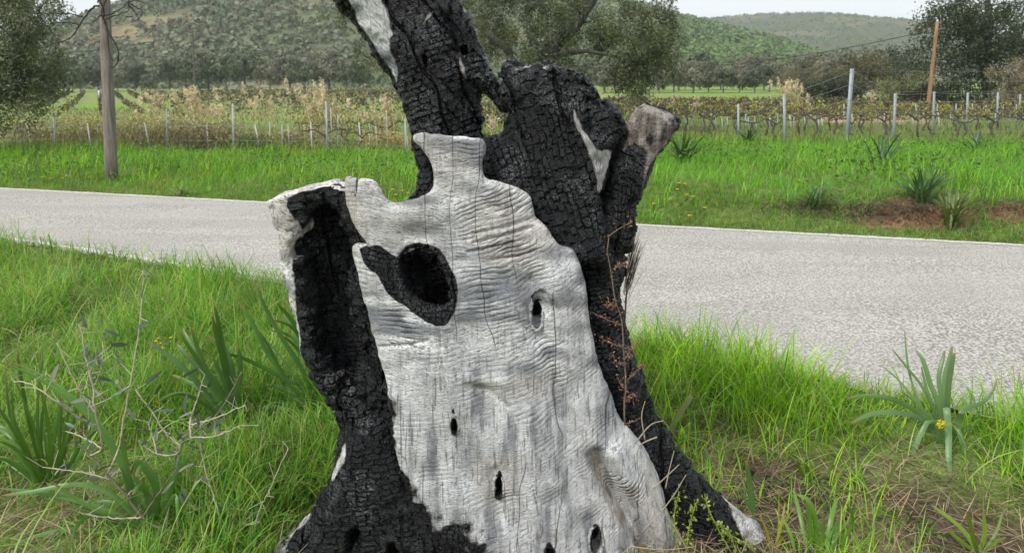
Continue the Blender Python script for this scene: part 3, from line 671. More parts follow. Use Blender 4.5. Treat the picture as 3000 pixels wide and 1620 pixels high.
# ---- left prong with a sawn top
PRONG = [(775, 480), (790, 600)] + c2([(92, 270), (100, 330), (130, 430), (150, 570), (180, 680), (220, 800), (250, 930), (270, 1050), (282, 1180), (330, 1260), (390, 1370)]) + c3([(290, 160), (340, 260), (380, 330), (430, 370), (520, 420), (700, 500), (900, 500)]) + [(1250, 900), (1180, 640), (1120, 480)]
(px_, pz_) = span([PRONG], YS + .14)
vol = Vol(px_, (YS - .06, YS + .42), pz_, HV)
vol.add(PRONG, YS + .14, .115, .075, lambda X, Z: YS + .185 + .03 * (X - x_mid), rag=.006, seed=3)
vol.carve(c2([(300, 300), (480, 200), (560, 400), (640, 560), (620, 900), (760, 1250), (700, 1380), (450, 1250), (380, 900), (310, 600)]), YS + .14, -9, YS + .23, 2, .012, .06)
vol.cut_top([(740, 622), (790, 600), (851, 562), (930, 538), (1000, 523), (1055, 542), (1085, 585), (1110, 650), (1200, 720)], YS + .27, .0, .002)
PR_BL = c2([(205, 225), (300, 178), (400, 138), (530, 108), (900, 400), (1400, 500), (1400, 1900), (250, 1900), (285, 1100), (262, 900), (256, 700), (245, 580), (246, 492), (290, 455), (302, 400), (262, 330)])
def prong_char(V, N):
    c = pmask(PR_BL, YS + .08, V, .014); top = sst(.8, .95, N[:, 2]) * sst(.75, .85, V[:, 2])
    c = np.maximum(c, sst(.0, .6, N[:, 1])); return c * (1 - top)
def prong_tan(V, N):
    q = at(830, 720, YS); return .35 * np.exp(-((V[:, 0] - q.x) ** 2 + (V[:, 2] - q.z) ** 2) / .01)
finish('sawn_prong', vol, .08, (.044, .03, .034), prong_char, prong_tan, lambda V, N: V[:, 2] * 90, .10, lambda V, N: .75 * pmask(PR_BL, YS + .06, V, .03) * sst(.62, .40, V[:, 2] * .6), .009, None, 2, label='charred left prong with a pale sawn top')

# ---- rear limb rising out of the picture
LIMB = c1([(330, -220), (440, 0), (480, 60), (560, 140), (640, 250), (720, 370), (790, 490), (840, 610), (880, 720), (900, 800), (905, 870), (940, 960), (938, 1050), (912, 1130), (860, 1165), (775, 1195), (830, 1260), (1050, 1330), (1300, 1200), (1335, 790), (1300, 765), (1312, 640), (1296, 552), (1335, 535), (1400, 610), (1440, 655), (1466, 650), (1432, 550), (1380, 430), (1330, 310), (1290, 180), (1230, 80), (1160, 0), (1040, -220)])
YL = YS + .30
(lx, lz) = span([LIMB], YL, .05)
vol = Vol(lx, (YL - .24, YL + .24), lz, .0044)
vol.add(LIMB, YL, .17, .20, None, 1, rag=.006, seed=5)
vol.carve(c1([(1110, 50), (1190, 60), (1230, 170), (1240, 260), (1270, 330), (1300, 430), (1260, 450), (1200, 330), (1150, 280), (1130, 180)]), YL, -9, YL - .085, 2, .014, .03)
vol.carve(c1([(985, 300), (1040, 300), (1020, 330), (1030, 400), (1000, 420)]), YL, -9, YL - .13, 1, .006, .01)
vol.carve_ball(750 + 1205 * .5047, 290 * .5047, YL - .09, (.016, .07, .022))
LB_PALE = c1([(540, -120), (720, -120), (745, 0), (790, 80), (800, 165), (822, 205), (785, 250), (800, 320), (832, 400), (828, 480), (812, 510), (760, 390), (700, 300), (640, 220), (595, 150), (565, 60), (545, 0)])
LB_P2 = [c1([(1165, -60), (1190, -60), (1235, 70), (1250, 140), (1225, 130), (1195, 60)]), c1([(1165, 290), (1180, 290), (1215, 400), (1240, 480), (1220, 480), (1185, 400)]), c1([(1010, 70), (1050, 65), (1030, 100), (985, 140), (990, 110)]), c1([(985, 225), (997, 225), (1003, 260), (990, 262)]), c1([(1010, 340), (1020, 340), (1035, 440), (1025, 440)])]
def limb_char(V, N):
    c = 1 - pmask(LB_PALE, YL - .1, V, .018) * sst(.3, -.2, N[:, 1])
    for p in LB_P2: c = np.minimum(c, 1 - .72 * pmask(p, YL - .12, V, .006, 1))
    return c
la = math.atan2(130, 400)
finish('charred_limb', vol, la, (.040, .023, .04), limb_char, lambda V, N: .5 * sum(pmask(p, YL - .12, V, .006) for p in LB_P2), lambda V, N: (V[:, 2] * .72 + V[:, 0] * .69) * 430, .16, lambda V, N: .28 * sst(.0, .1, V[:, 0] - (at(1330, 200, YL).x - .35 * (V[:, 2] - 1.6))), .008, None, 3, label='thick curved limb covered in black crazed char with a pale streak')

# ---- right bole
BOLE = c1([(1420, 300), (1418, 470), (1420, 540), (1450, 600), (1470, 660), (1430, 720), (1440, 765), (1310, 795), (1290, 900), (1290, 1000), (1350, 1150), (1600, 1400), (1850, 1560), (2050, 1540), (2090, 1400), (2030, 1300), (2005, 1150), (2040, 1000), (2075, 870), (2120, 780), (2140, 690), (2140, 560), (2050, 300)])
YB = YS + .20
(bx, bz) = span([BOLE], YB, .05)
vol = Vol(bx, (YB - .24, YB + .24), bz, .0044)
bole_y = lambda X, Z: YB + .10 * (Z - 1.2)
vol.add(BOLE, YB, .16, .11, bole_y, 1, rag=.006, seed=6)
vol.cut_top(c1([(1380, 470), (1425, 455), (1440, 405), (1468, 378), (1500, 402), (1560, 411), (1650, 404), (1740, 405), (1830, 422), (1900, 446), (1950, 484), (1990, 542), (2010, 602), (2040, 657), (2070, 632), (2102, 642), (2110, 700), (2160, 720)]), YB - .05, .10, .012)
vol.carve(c1([(1900, 560), (1990, 600), (2060, 700), (2050, 800), (1960, 780), (1900, 700)]), YB, -9, YB - .10, 2, .014, .03)
BO_P = c1([(1822, 570), (1850, 610), (1872, 700), (1902, 760), (1940, 825), (1990, 865), (2065, 860), (2065, 950), (2022, 1050), (2000, 1130), (1984, 1100), (1962, 1000), (1930, 900), (1888, 800), (1848, 720), (1832, 640)])
BO_T = c1([(1460, 370), (1500, 395), (1640, 398), (1830, 415), (1830, 428), (1640, 412), (1500, 410), (1462, 392)])
def bole_char(V, N): return 1 - np.maximum(pmask(BO_P, YB - .12, V, .016) * sst(.3, -.2, N[:, 1]), .5 * sst(.7, .9, N[:, 2]) * sst(1.55, 1.6, V[:, 2]))
finish('charred_bole', vol, .30, (.024, .036, .03), bole_char, .12, lambda V, N: V[:, 0] * 300, .08, lambda V, N: .12 + .3 * sst(1.5, 1.62, V[:, 2]), .011, None, 4, True, label='black crazed right bole with a jagged top and a bare pale streak')

# ---- right splinter with a weathered end
SPL = c1([(2085, 760), (2130, 712), (2160, 690), (2200, 622), (2258, 588), (2330, 620), (2400, 655), (2462, 686), (2440, 740), (2400, 800), (2350, 870), (2312, 900), (2284, 960), (2262, 1050), (2240, 1130), (2212, 1200), (2192, 1290), (2180, 1440), (2040, 1480), (1990, 1300), (1996, 1150), (2050, 950), (2075, 850)])
YP = YS + .22
(qx, qz) = span([SPL], YP, .05)
vol = Vol(qx, (YP - .14, YP + .14), qz, .0044)
vol.add(SPL, YP, .075, .05, lambda X, Z: YP - .02 + .05 * (Z - 1.2), 0, rag=.005, seed=7)
SP_P = c1([(2110, 700), (2200, 600), (2258, 570), (2480, 680), (2420, 830), (2320, 910), (2285, 970), (2262, 1060), (2240, 1140), (2205, 1240), (2195, 1400), (2168, 1400), (2180, 1280), (2205, 1180), (2225, 1050), (2240, 940), (2255, 860), (2180, 850), (2120, 900), (2105, 850), (2150, 770)])
def spl_char(V, N): return np.clip(1 - (.70 + .12 * fbm(V * np.array([34, 34, 9.]), 4, 33)) * pmask(SP_P, YP - .05, V, .02) - .1 * sst(.2, .8, N[:, 0]) * sst(1.15, 1.3, V[:, 2]), 0, 1)
def spl_tan(V, N): return .5 + .3 * sst(.3, .9, N[:, 0])
finish('splintered_branch', vol, -.25, (.016, .034, .03), spl_char, spl_tan, lambda V, N: V[:, 2] * 330, .12, .15, .007, None, 5, True, rag=.45, label='split branch stub with a weathered brown-grey end')

# ---- trunk core, right flank and roots
CORE = [(985, 640), (1300, 600), (1700, 640), (1800, 760), (1820, 1000), (1850, 1300), (1900, 1800), (1000, 1800), (1010, 1300), (980, 1100)]
FLANK = c1([(2000, 1150), (2212, 1200), (2192, 1290), (2178, 1387)]) + c2([(2340, 405), (2322, 560), (2312, 750), (2284, 830), (2330, 1000), (2390, 1250), (2440, 1390)]) + c3([(1882, 130), (1922, 290), (1992, 430), (2085, 552), (2172, 640), (2240, 720), (2330, 800), (2430, 850), (2482, 920), (2502, 1000), (2520, 1060), (2530, 1290)]) + [(1850, 1780), (1650, 1500), (1600, 1100), (1620, 800), (1700, 620)]
ROOTL = c3([(600, 300), (470, 395), (432, 440), (392, 560), (340, 700), (312, 760), (235, 845), (125, 935), (15, 1000), (-110, 1060), (-220, 1290), (1000, 1300), (1000, 900), (800, 500)])
(tx, tz) = span([CORE, FLANK, ROOTL], YS + .2, .06)
vol = Vol(tx, (YS - .16, YS + .62), tz, .0076)
vol.add(CORE, YS + .36, .16, .16, None, 1, rag=.01, seed=8)
vol.add(FLANK, YS + .18, .14, .11, lambda X, Z: YS + .25 - .13 * sst(.55, .9, X) * sst(.6, .0, Z), 1, .05, rag=.007, seed=9)
vol.add(ROOTL, YS + .10, .16, .13, lambda X, Z: YS + .14 - .10 * sst(.45, .0, Z), 1, .05, rag=.008, seed=10)
for p in ([(520, 760), (470, 900), (380, 1010), (300, 1100), (420, 1100), (520, 960), (560, 820)], [(700, 820), (680, 950), (640, 1100), (720, 1100), (740, 950)]):
    vol.carve(c3(p), YS + .10, -9, YS + .035, 2, .01, .04)
vol.carve_ball(750 + 485 * .6017, 1000 + 735 * .6017, YS - .02, (.02, .05, .034))
FL_P = c3([(2310, 820), (2360, 815), (2440, 850), (2490, 930), (2530, 1060), (2470, 1060), (2380, 960), (2320, 900)])
RT_P = [c3([(0, 1030), (100, 960), (200, 885), (270, 810), (300, 790), (255, 870), (180, 950), (80, 1025), (20, 1060)]), c3([(445, 440), (465, 445), (475, 500), (445, 540), (390, 640), (400, 560), (430, 500)])]
def core_char(V, N):
    c = 1 - .85 * pmask(FL_P, YS + .06, V, .02)
    for p in RT_P: c = np.minimum(c, 1 - .62 * pmask(p, YS + .08, V, .010))
    return np.minimum(c, 1 - .45 * sst(.5, .95, N[:, 0]) * sst(.25, .5, V[:, 2]) * 0)
finish('charred_trunk', vol, .12, (.046, .019, .04), core_char, .15, lambda V, N: V[:, 2] * 300, .05, lambda V, N: .10 + .55 * sst(-.05, -.4, V[:, 0]) * sst(.25, .55, V[:, 2]), .012, None, 6, label='black charred trunk core and flared roots')
# ================================================================== trees and bushes
M_LEAF = foliage_mat('tree_leaves', .25, .3, .5, .3, 1.2)
M_BARK = attr_mat('bark', .9, .2, 25, .4, .02, (1, 1, .3))
def tree_mesh(seed, trunk, centers, csize, nleaf, ll, lw, cols, r0=.18, twig=.012, droop=.3, bark=(.11, .10, .085), leafless=0.0, hang=0.0):
    """trunk polyline + branches reaching every clump centre; returns (wood mesh, crown mesh)"""
    rg = np.random.default_rng(seed); mb = MB(); T = np.asarray(trunk, float); n = len(T)
    k = np.linspace(0, n - 1, n * 4); P = np.stack([np.interp(k, np.arange(n), T[:, i]) for i in range(3)], 1)
    P[1:-1] += rg.normal(size=P[1:-1].shape) * r0 * .12
    mb.tube(P, r0 * (1 - .55 * np.linspace(0, 1, len(P)) ** .8) * (1 + .5 * np.exp(-np.linspace(0, 1, len(P)) * 9)), 9, bark)
    nodes = [p for p in P[len(P) // 3:]]; rad = [r0 * .5] * len(nodes)
    centers = np.asarray(centers, float); top = T[-1]
    for ci in np.argsort(np.linalg.norm(centers - top, axis=1)):
        c = centers[ci]; N = np.array(nodes); d = np.linalg.norm(N - c, axis=1) + .35 * np.abs(N[:, 2] - c[2]) * (N[:, 2] > c[2])
        j = int(np.argmin(d)); a = N[j]; L = np.linalg.norm(c - a); r_ = min(rad[j] * .72, max(twig, .028 * L + twig))
        kk = np.linspace(0, 1, 6)[:, None]; mid = rg.normal(size=3) * L * .14; mid[2] += L * .10
        B = a + (c - a) * kk + mid * np.sin(np.pi * kk)
        mb.tube(B, r_ * (1 - .7 * kk[:, 0]), 5, bark, False)
        for i in (2, 3, 4, 5): nodes.append(B[i]); rad.append(r_ * (1 - .7 * kk[i, 0]))
        for _ in range(3):
            e = c + rg.normal(size=3) * csize * .8; mid = (B[4] + e) / 2 + rg.normal(size=3) * csize * .15
            mb.tube([B[4], mid, e], [r_ * .35, twig * .7, twig * .4], 4, bark, False)
    nc = len(centers); per = max(1, nleaf // nc); sub = 7
    sc = centers[:, None] + rg.normal(size=(nc, sub, 3)) * csize * .75 * np.array([1, 1, .8]); wsub = rg.random((nc, sub)) + .25
    pick = np.stack([rg.choice(sub, per, p=w_ / w_.sum()) for w_ in wsub])
    L = sc[np.arange(nc)[:, None], pick] + rg.normal(size=(nc, per, 3)) * csize * .34
    if hang: L[..., 2] -= hang * np.abs(rg.normal(size=(nc, per))) * csize
    cols = np.asarray(cols); tone = rg.integers(0, len(cols), (nc, sub)); base = cols[tone[np.arange(nc)[:, None], pick]]
    lc = base * (.7 + .6 * rg.random((nc, per, 1)))
    L = L.reshape(-1, 3); lc = lc.reshape(-1, 3); nn = len(L)
    nrm = (L.reshape(nc, per, 3) - centers[:, None]).reshape(-1, 3) + .6 * (L - centers.mean(0)); nrm /= np.linalg.norm(nrm, axis=1)[:, None] + 1e-9
    V, F, C = leafquads(L, ll * (.7 + .6 * rg.random(nn)), lw * (.7 + .6 * rg.random(nn)), rg, lc, droop=droop, normals=nrm if ll > .3 else None)
    C = np.concatenate([C, np.ones((len(C), 1))], 1)
    return mb.mesh('trunk', True), mesh_np('crown', V, F, False, {'col': C})
def plant_tree(name, label, loc, wm, cm, group=None, scale=1.0, rot=0.0, cat='tree'):
    t_ = thing(name, label, cat, loc, group); t_.scale = (scale,) * 3; t_.rotation_euler = (0, 0, rot)
    obj('trunk', wm, M_BARK, t_); obj('crown', cm, M_LEAF, t_); return t_
def blobs(rg, spec, n):
    """clump centres spread in ellipsoids: spec [(cx,cy,cz,rx,ry,rz,weight)]"""
    w_ = np.array([s[6] for s in spec], float); k = rg.choice(len(spec), n, p=w_ / w_.sum()); S = np.array(spec)[k]
    d = rg.normal(size=(n, 3)); d /= np.linalg.norm(d, axis=1)[:, None]; rr = rg.random(n)[:, None] ** .42
    return S[:, :3] + d * rr * S[:, 3:6]
def px_blob(px, py, Y, rx, ry, ryd, w=1.0):
    c = at(px, py, Y); s = Y / F_PX; return (c.x, Y, c.z, rx * s, ryd, ry * s, w)
OLIVE = [(.095, .118, .06), (.135, .155, .092), (.20, .215, .15), (.07, .092, .042), (.12, .145, .06)]
rg = np.random.default_rng(5)
# olive behind the stump
Yo = 22.0; b0 = on_z(1540, 392, .15); b0 = Vector((at(1530, 380, Yo).x, Yo, GZ(at(1530, 380, Yo).x, Yo)))
tr = [tuple(b0), tuple(at(1520, 300, Yo)), tuple(at(1545, 215, Yo)), tuple(at(1600, 165, Yo)), tuple(at(1680, 90, Yo + .3)), tuple(at(1745, -10, Yo + .5))]
sp = [px_blob(1450, 60, Yo, 240, 130, 1.6, 3), px_blob(1250, 110, Yo + .6, 230, 110, 1.4, 1.6), px_blob(1750, 60, Yo, 200, 130, 1.6, 2.6), px_blob(1890, 150, Yo - .4, 110, 110, 1.0, 2.0), px_blob(1650, 190, Yo - .6, 170, 50, .8, 1.0), px_blob(1500, -150, Yo, 420, 150, 2.0, 2.5), px_blob(1080, 60, Yo + .8, 120, 110, 1.0, .7), px_blob(1840, 215, Yo - .3, 90, 60, .7, .9), px_blob(1960, 60, Yo, 70, 90, .7, .7)]
ce = blobs(rg, sp, 125); o = np.array(b0)
wm, cm = tree_mesh(11, np.array(tr) - o, ce - o, .31, 60000, .105, .034, OLIVE, .26, .014, .4, (.06, .055, .048), hang=.5)
t1 = plant_tree('olive_tree', 'broad grey-green olive tree spreading behind the stump', b0, wm, cm)
mb = MB(); mb.tube(np.array([at(1545, 215, Yo), at(1470, 130, Yo), at(1380, 60, Yo + .2), at(1300, -20, Yo + .3)]) - o, [.15, .11, .08, .05], 8, (.10, .092, .08)); mb.tube(np.array([at(1600, 165, Yo), at(1720, 150, Yo - .3), at(1830, 170, Yo - .4), at(1900, 200, Yo - .4)]) - o, [.10, .06, .04, .02], 7, (.10, .092, .08))
obj('limb', mb.mesh('limb', True), M_BARK, t1)
# olive at the left edge
Yl = 15.6; x_ = at(-120, 400, Yl).x; b0 = Vector((x_, Yl, GZ(x_, Yl))); o = np.array(b0)
tr = [tuple(b0), tuple(at(-130, 330, Yl)), tuple(at(-110, 200, Yl)), tuple(at(-60, 60, Yl)), tuple(at(-90, -60, Yl))]
sp = [px_blob(-70, 150, Yl, 200, 190, 1.3, 3), px_blob(40, 60, Yl, 105, 120, .9, 2.0), px_blob(60, 200, Yl, 80, 120, .8, 1.6), px_blob(-40, 330, Yl, 130, 90, .8, 1.6), px_blob(-50, -60, Yl, 200, 120, 1.2, 2)]
ce = blobs(rg, sp, 80)
wm, cm = tree_mesh(12, np.array(tr) - o, ce - o, .30, 38000, .078, .026, [np.array(c) * 1.12 for c in OLIVE], .2, .010, .3, (.12, .11, .10), hang=.4)
plant_tree('olive_tree', 'silvery olive tree cut off by the left edge', b0, wm, cm)
# dark evergreen oak at the right edge
Yk = 40.0; x_ = at(2900, 340, Yk).x; b0 = Vector((x_, Yk, GZ(x_, Yk))); o = np.array(b0)
tr = [tuple(b0), tuple(at(2895, 260, Yk)), tuple(at(2880, 180, Yk)), tuple(at(2900, 80, Yk)), tuple(at(2890, -20, Yk))]
sp = [px_blob(2900, 60, Yk, 170, 140, 3.0, 3), px_blob(2800, 110, Yk, 130, 100, 2, 2), px_blob(2960, 170, Yk, 140, 130, 2.5, 2.2), px_blob(2760, 200, Yk + 1, 110, 70, 2, 1.4), px_blob(3080, 100, Yk, 160, 160, 2.5, 1.5), px_blob(2850, 250, Yk, 120, 60, 2, 1)]
ce = blobs(rg, sp, 130)
wm, cm = tree_mesh(13, np.array(tr) - o, ce - o, .62, 26000, .16, .085, [(.048, .065, .03), (.07, .09, .045), (.10, .12, .07), (.036, .048, .024)], .3, .02, .1, (.06, .055, .05))
plant_tree('oak_tree', 'tall dark evergreen oak at the right edge', b0, wm, cm)
# small trees standing apart on the right
for i, (px, top, Y, wpx, cols, nm, lab, ll) in enumerate((
        (2640, 205, 46, 75, [(.17, .18, .075), (.22, .22, .11), (.13, .15, .06)], 'small_tree', 'small pale yellow-green tree left of the orange pole', .07),
        (2965, 175, 33, 70, [(.25, .20, .13), (.19, .16, .10), (.28, .25, .17)], 'bare_tree', 'thin pale half-bare tree before the dark oak', .05),
        (2520, 150, 62, 95, [(.10, .09, .045), (.14, .12, .06), (.075, .08, .04)], 'oak_tree', 'brownish-green round tree left of the orange pole', .12),
        (2450, 225, 56, 90, [(.04, .05, .028), (.06, .07, .04), (.03, .038, .022)], 'oak_tree', 'low dark bushy tree under the brownish round tree', .13),
        (2610, 130, 66, 110, [(.055, .062, .035), (.08, .085, .05), (.045, .05, .03)], 'oak_tree', 'dull green oak just left of the orange pole', .14),
        (2350, 195, 78, 80, [(.12, .105, .07), (.16, .14, .09), (.09, .09, .05)], 'bare_tree', 'pale brown leafless tree by the reeds on the right', .10),
        (2720, 250, 44, 70, [(.06, .065, .035), (.085, .09, .05)], 'bush_tree', 'dull bushy tree behind the orange pole', .10))):
    x_ = at(px, 300, Y).x; b0 = Vector((x_, Y, GZ(x_, Y))); o = np.array(b0); zb = b0.z; c = at(px, top, Y); Ht = c.z - zb; rw = wpx * Y / F_PX
    tr = [(0, 0, 0), (.1, 0, Ht * .3), (-.1, .1, Ht * .6), (0, 0, Ht * .85)]
    sp = [(0, 0, Ht * .62, rw, rw, Ht * .36, 3), (rw * .5, 0, Ht * .4, rw * .6, rw * .6, Ht * .25, 1), (-rw * .5, .2, Ht * .45, rw * .6, rw * .6, Ht * .25, 1)]
    wm, cm = tree_mesh(20 + i, tr, blobs(rg, sp, 44), rw * .2, 5200, ll * 1.6, ll * .8, cols, .05 * Ht * .6, .012, .1, (.10, .09, .075))
    plant_tree(nm, lab, b0, wm, cm)
# rows of trees along the foot of the slopes: four kinds, copied
kinds = []
for i, cols in enumerate(([(.13, .145, .09), (.16, .17, .11), (.10, .115, .07)], [(.105, .135, .07), (.135, .165, .09), (.08, .105, .055)], [(.18, .175, .125), (.21, .20, .14), (.145, .145, .10)], [(.095, .105, .072), (.12, .13, .09), (.075, .088, .058)])):
    tr = [(0, 0, -.6), (.15, 0, 1.2), (-.1, .1, 2.6), (0, 0, 4.2)]
    sp = [(0, 0, 3.7, 2.2, 2.2, 1.7, 3), (1.3, .3, 2.7, 1.3, 1.3, 1.2, 1.2), (-1.3, -.2, 2.9, 1.4, 1.3, 1.2, 1.2)]
    kinds.append(tree_mesh(40 + i, tr, blobs(rg, sp, 46), .62, 5200, .36, .24, cols, .16, .03, .1, (.16, .15, .13)))
kd = ('grey-green', 'dark green', 'pale brownish', 'dark grey')
def ordn(i): return ('first', 'second', 'third', 'fourth', 'fifth', 'sixth', 'seventh', 'eighth', 'ninth', 'tenth', 'eleventh', 'twelfth', 'thirteenth', 'fourteenth', 'fifteenth', 'sixteenth', 'seventeenth', 'eighteenth', 'nineteenth', 'twentieth', 'twenty-first', 'twenty-second', 'twenty-third', 'twenty-fourth', 'twenty-fifth', 'twenty-sixth', 'twenty-seventh', 'twenty-eighth', 'twenty-ninth', 'thirtieth')[i]
Lrow = [(185, 178, 128, 3), (235, 205, 122, 1), (290, 190, 130, 3), (345, 215, 126, 0), (395, 195, 134, 3), (440, 225, 128, 0), (500, 175, 140, 0), (560, 185, 136, 1), (610, 165, 140, 0), (665, 180, 136, 1), (720, 160, 142, 1), (790, 195, 138, 2), (850, 180, 142, 0), (905, 200, 136, 1), (965, 165, 140, 2), (1015, 185, 138, 0), (1065, 200, 140, 1)]
for i, (px, top, Y, k) in enumerate(Lrow):
    x_ = at(px, 262, Y).x; z = GZ(x_, Y); s = (at(px, top, Y).z - z) / 5.6
    plant_tree('slope_tree', f'{kd[k]} tree at the foot of the left slope, {ordn(i)} from the left', (x_, Y, z), *kinds[k], 'trees along the foot of the left slope', s * 1.2, i * 1.7)
Rrow = [(1770, 205, 100, 0), (1825, 215, 96, 3), (1880, 195, 104, 0), (1930, 220, 98, 2), (1975, 205, 102, 0), (2030, 200, 98, 2), (2075, 215, 104, 3), (2120, 205, 98, 0), (2165, 220, 102, 2), (2210, 205, 98, 3), (2255, 195, 106, 0), (2300, 215, 100, 2), (2410, 180, 112, 2), (2460, 165, 118, 0), (2560, 190, 110, 3)]
for i, (px, top, Y, k) in enumerate(Rrow):
    x_ = at(px, 282, Y).x; z = GZ(x_, Y); s = (at(px, top, Y).z - z) / 5.6
    plant_tree('slope_tree', f'{kd[k]} tree in the belt below the right hill, {ordn(i)} from the left', (x_, Y, z), *kinds[k], 'trees in the belt below the right hill', s * 1.25, i * 2.1 + 1)
Brow = [(1740 + 62 * i, 188 + 16 * math.sin(i * 2.3), 122 + 5 * math.sin(i * 1.3), (0, 2, 3, 2, 0, 1)[i % 6]) for i in range(15)]
for i, (px, top, Y, k) in enumerate(Brow):
    x_ = at(px, 275, Y).x; z = GZ(x_, Y); s = (at(px, top, Y).z - z) / 5.6
    plant_tree('slope_tree', f'{kd[k]} tree in the rear row below the right hill, {ordn(i)} from the left', (x_, Y, z), *kinds[k], 'trees in the rear row below the right hill', s * 1.25, i * 1.3 + 2)
# dry bramble bushes behind the left fence
M_DRY = foliage_mat('dry_stems', .15, .15, .8, .25, 3)
DRYC = 1.2 * np.array([(.36, .31, .19), (.28, .25, .15), (.42, .37, .22), (.20, .19, .11), (.28, .29, .13), (.18, .20, .09)])
def dry_bush(seed, rw, h, cols, nst=260, nl=2200):
    rg = np.random.default_rng(seed); p = np.stack([rg.normal(size=nst) * rw * .45, rg.normal(size=nst) * rw * .3, np.zeros(nst)], 1)
    a = MB(); a.add(*blades(p, h * (.5 + .7 * rg.random(nst)), np.full(nst, .011), rg.random(nst) * 6.28, .1 + .35 * rg.random(nst), .5 + .8 * rg.random(nst), 5, cols[rg.integers(0, len(cols), nst)] * .9))
    c = np.stack([rg.normal(size=nl) * rw * .48, rg.normal(size=nl) * rw * .35, h * .95 * rg.random(nl) ** .8], 1); c[:, 2] *= 1 - .35 * np.abs(c[:, 0] / rw) ** 1.5
    b = MB(); b.add(*leafquads(c, .06 * (.6 + .8 * rg.random(nl)), .025, rg, cols[rg.integers(0, len(cols), nl)] * (.8 + .4 * rg.random((nl, 1)))))
    return a.mesh('stems'), b.mesh('leaves')
for i, (px, Y, h, rw, hue) in enumerate(((75, 18.6, 1.35, 1.0, 0), (190, 18.9, 1.5, 1.1, 0), (270, 19.3, 1.6, 1.0, 1), (360, 18.7, 1.55, 1.1, 0), (440, 19.2, 1.6, 1.0, 2), (520, 18.8, 1.5, 1.0, 0), (590, 18.5, 1.25, .9, 3), (660, 18.9, 1.35, .9, 3), (735, 18.2, .85, .8, 4), (810, 19.4, .9, .8, 1), (890, 19.3, 1.0, .8, 0), (1130, 19.2, .9, .8, 2))):
    tint = np.array([(1, 1, 1), (1.05, 1.1, .75), (1.15, 1.05, .85), (.85, .8, .85), (.42, .55, .38)][hue])
    x_ = at(px, 420, Y).x; tb = thing('bramble_bush', f"{('tan', 'yellowish', 'straw-coloured', 'grey-brown', 'dark green')[hue]} dry bush behind the left fence, {ordn(i)} from the left", 'bush', (x_, Y, GZ(x_, Y)), 'dry bushes behind the left fence')
    a, b = dry_bush(80 + i, rw, h * .60, DRYC * tint); obj('stems', a, M_DRY, tb, kind='stuff'); obj('leaves', b, M_DRY, tb, kind='stuff')
# reeds with pale plumes
def reed(name, label, px, base_y, top_y, Y, n, spread, seed, lean=0.15):
    rg = np.random.default_rng(seed); x_ = at(px, base_y, Y).x; z = GZ(x_, Y); H = at(px, top_y, Y).z - z
    tb = thing(name, label, 'reeds', (x_, Y, z), 'reed clumps'); cs = np.array([.50, .42, .25])
    p = np.stack([rg.normal(size=n) * spread, rg.normal(size=n) * spread * .5, 0 * rg.random(n)], 1); hh = H * (.6 + .42 * rg.random(n)); az = rg.random(n) * 6.28; az[: n // 2] = math.pi + rg.normal(size=n // 2) * .5; ln = lean * rg.random(n)
    st = MB(); st.add(*blades(p, hh, np.full(n, .016), az, ln, .25 * rg.random(n), 5, cs * (.8 + .4 * rg.random((n, 1)))))
    obj('stems', st.mesh('stems'), M_DRY, tb)
    k = n * 9; j = np.repeat(np.arange(n), 9); f = .3 + .5 * rg.random(k); q_ = p[j] + np.stack([np.cos(az[j]) * np.sin(ln[j] + .1) * hh[j] * f, np.sin(az[j]) * np.sin(ln[j] + .1) * hh[j] * f, hh[j] * f * np.cos(ln[j])], 1)
    lv = MB(); lv.add(*blades(q_, .22 + .3 * rg.random(k), np.full(k, .022), rg.random(k) * 6.28, .5 + .5 * rg.random(k), 1.2 + rg.random(k), 4, cs * np.array([1, 1.02, .95]) * (.7 + .5 * rg.random((k, 1)))))
    obj('leaves', lv.mesh('leaves'), M_DRY, tb)
    k = (n // 2) * 60; j = np.repeat(np.arange(n // 2), 60); f = .80 + .20 * rg.random(k); q_ = p[j] + np.stack([np.cos(az[j]) * np.sin(ln[j] + .12) * hh[j] * f, np.sin(az[j]) * np.sin(ln[j] + .12) * hh[j] * f, hh[j] * f * np.cos(ln[j])], 1) + rg.normal(size=(k, 3)) * .03
    pl = MB(); pl.add(*leafquads(q_, .10, .022, rg, np.array([.66, .57, .40]) * (.8 + .4 * rg.random((k, 1))), droop=.6)); obj('plumes', pl.mesh('plumes'), M_DRY, tb, kind='stuff')
reed('reed_clump', 'tall straw reed clump with feathery plumes left of the leaning limb', 945, 430, 235, 20.5, 46, .42, 91)
reed('reed_clump', 'straw reed clump with drooping plumes right of the left utility pole', 610, 420, 252, 20.8, 30, .5, 92)
reed('reed_clump', 'thin reed clump between the two left fence posts', 725, 420, 245, 22.5, 22, .7, 93)
reed('reed_clump', 'low reed clump touching the left side of the charred limb', 1140, 430, 285, 20.0, 26, .35, 94)
reed('reed_clump', 'straw reed clump standing in the vineyard on the right', 2318, 400, 222, 24.0, 30, .26, 95, .05)
reed('reed_clump', 'sparse reed clump nearest the left utility pole', 520, 420, 262, 21.0, 20, .6, 96)
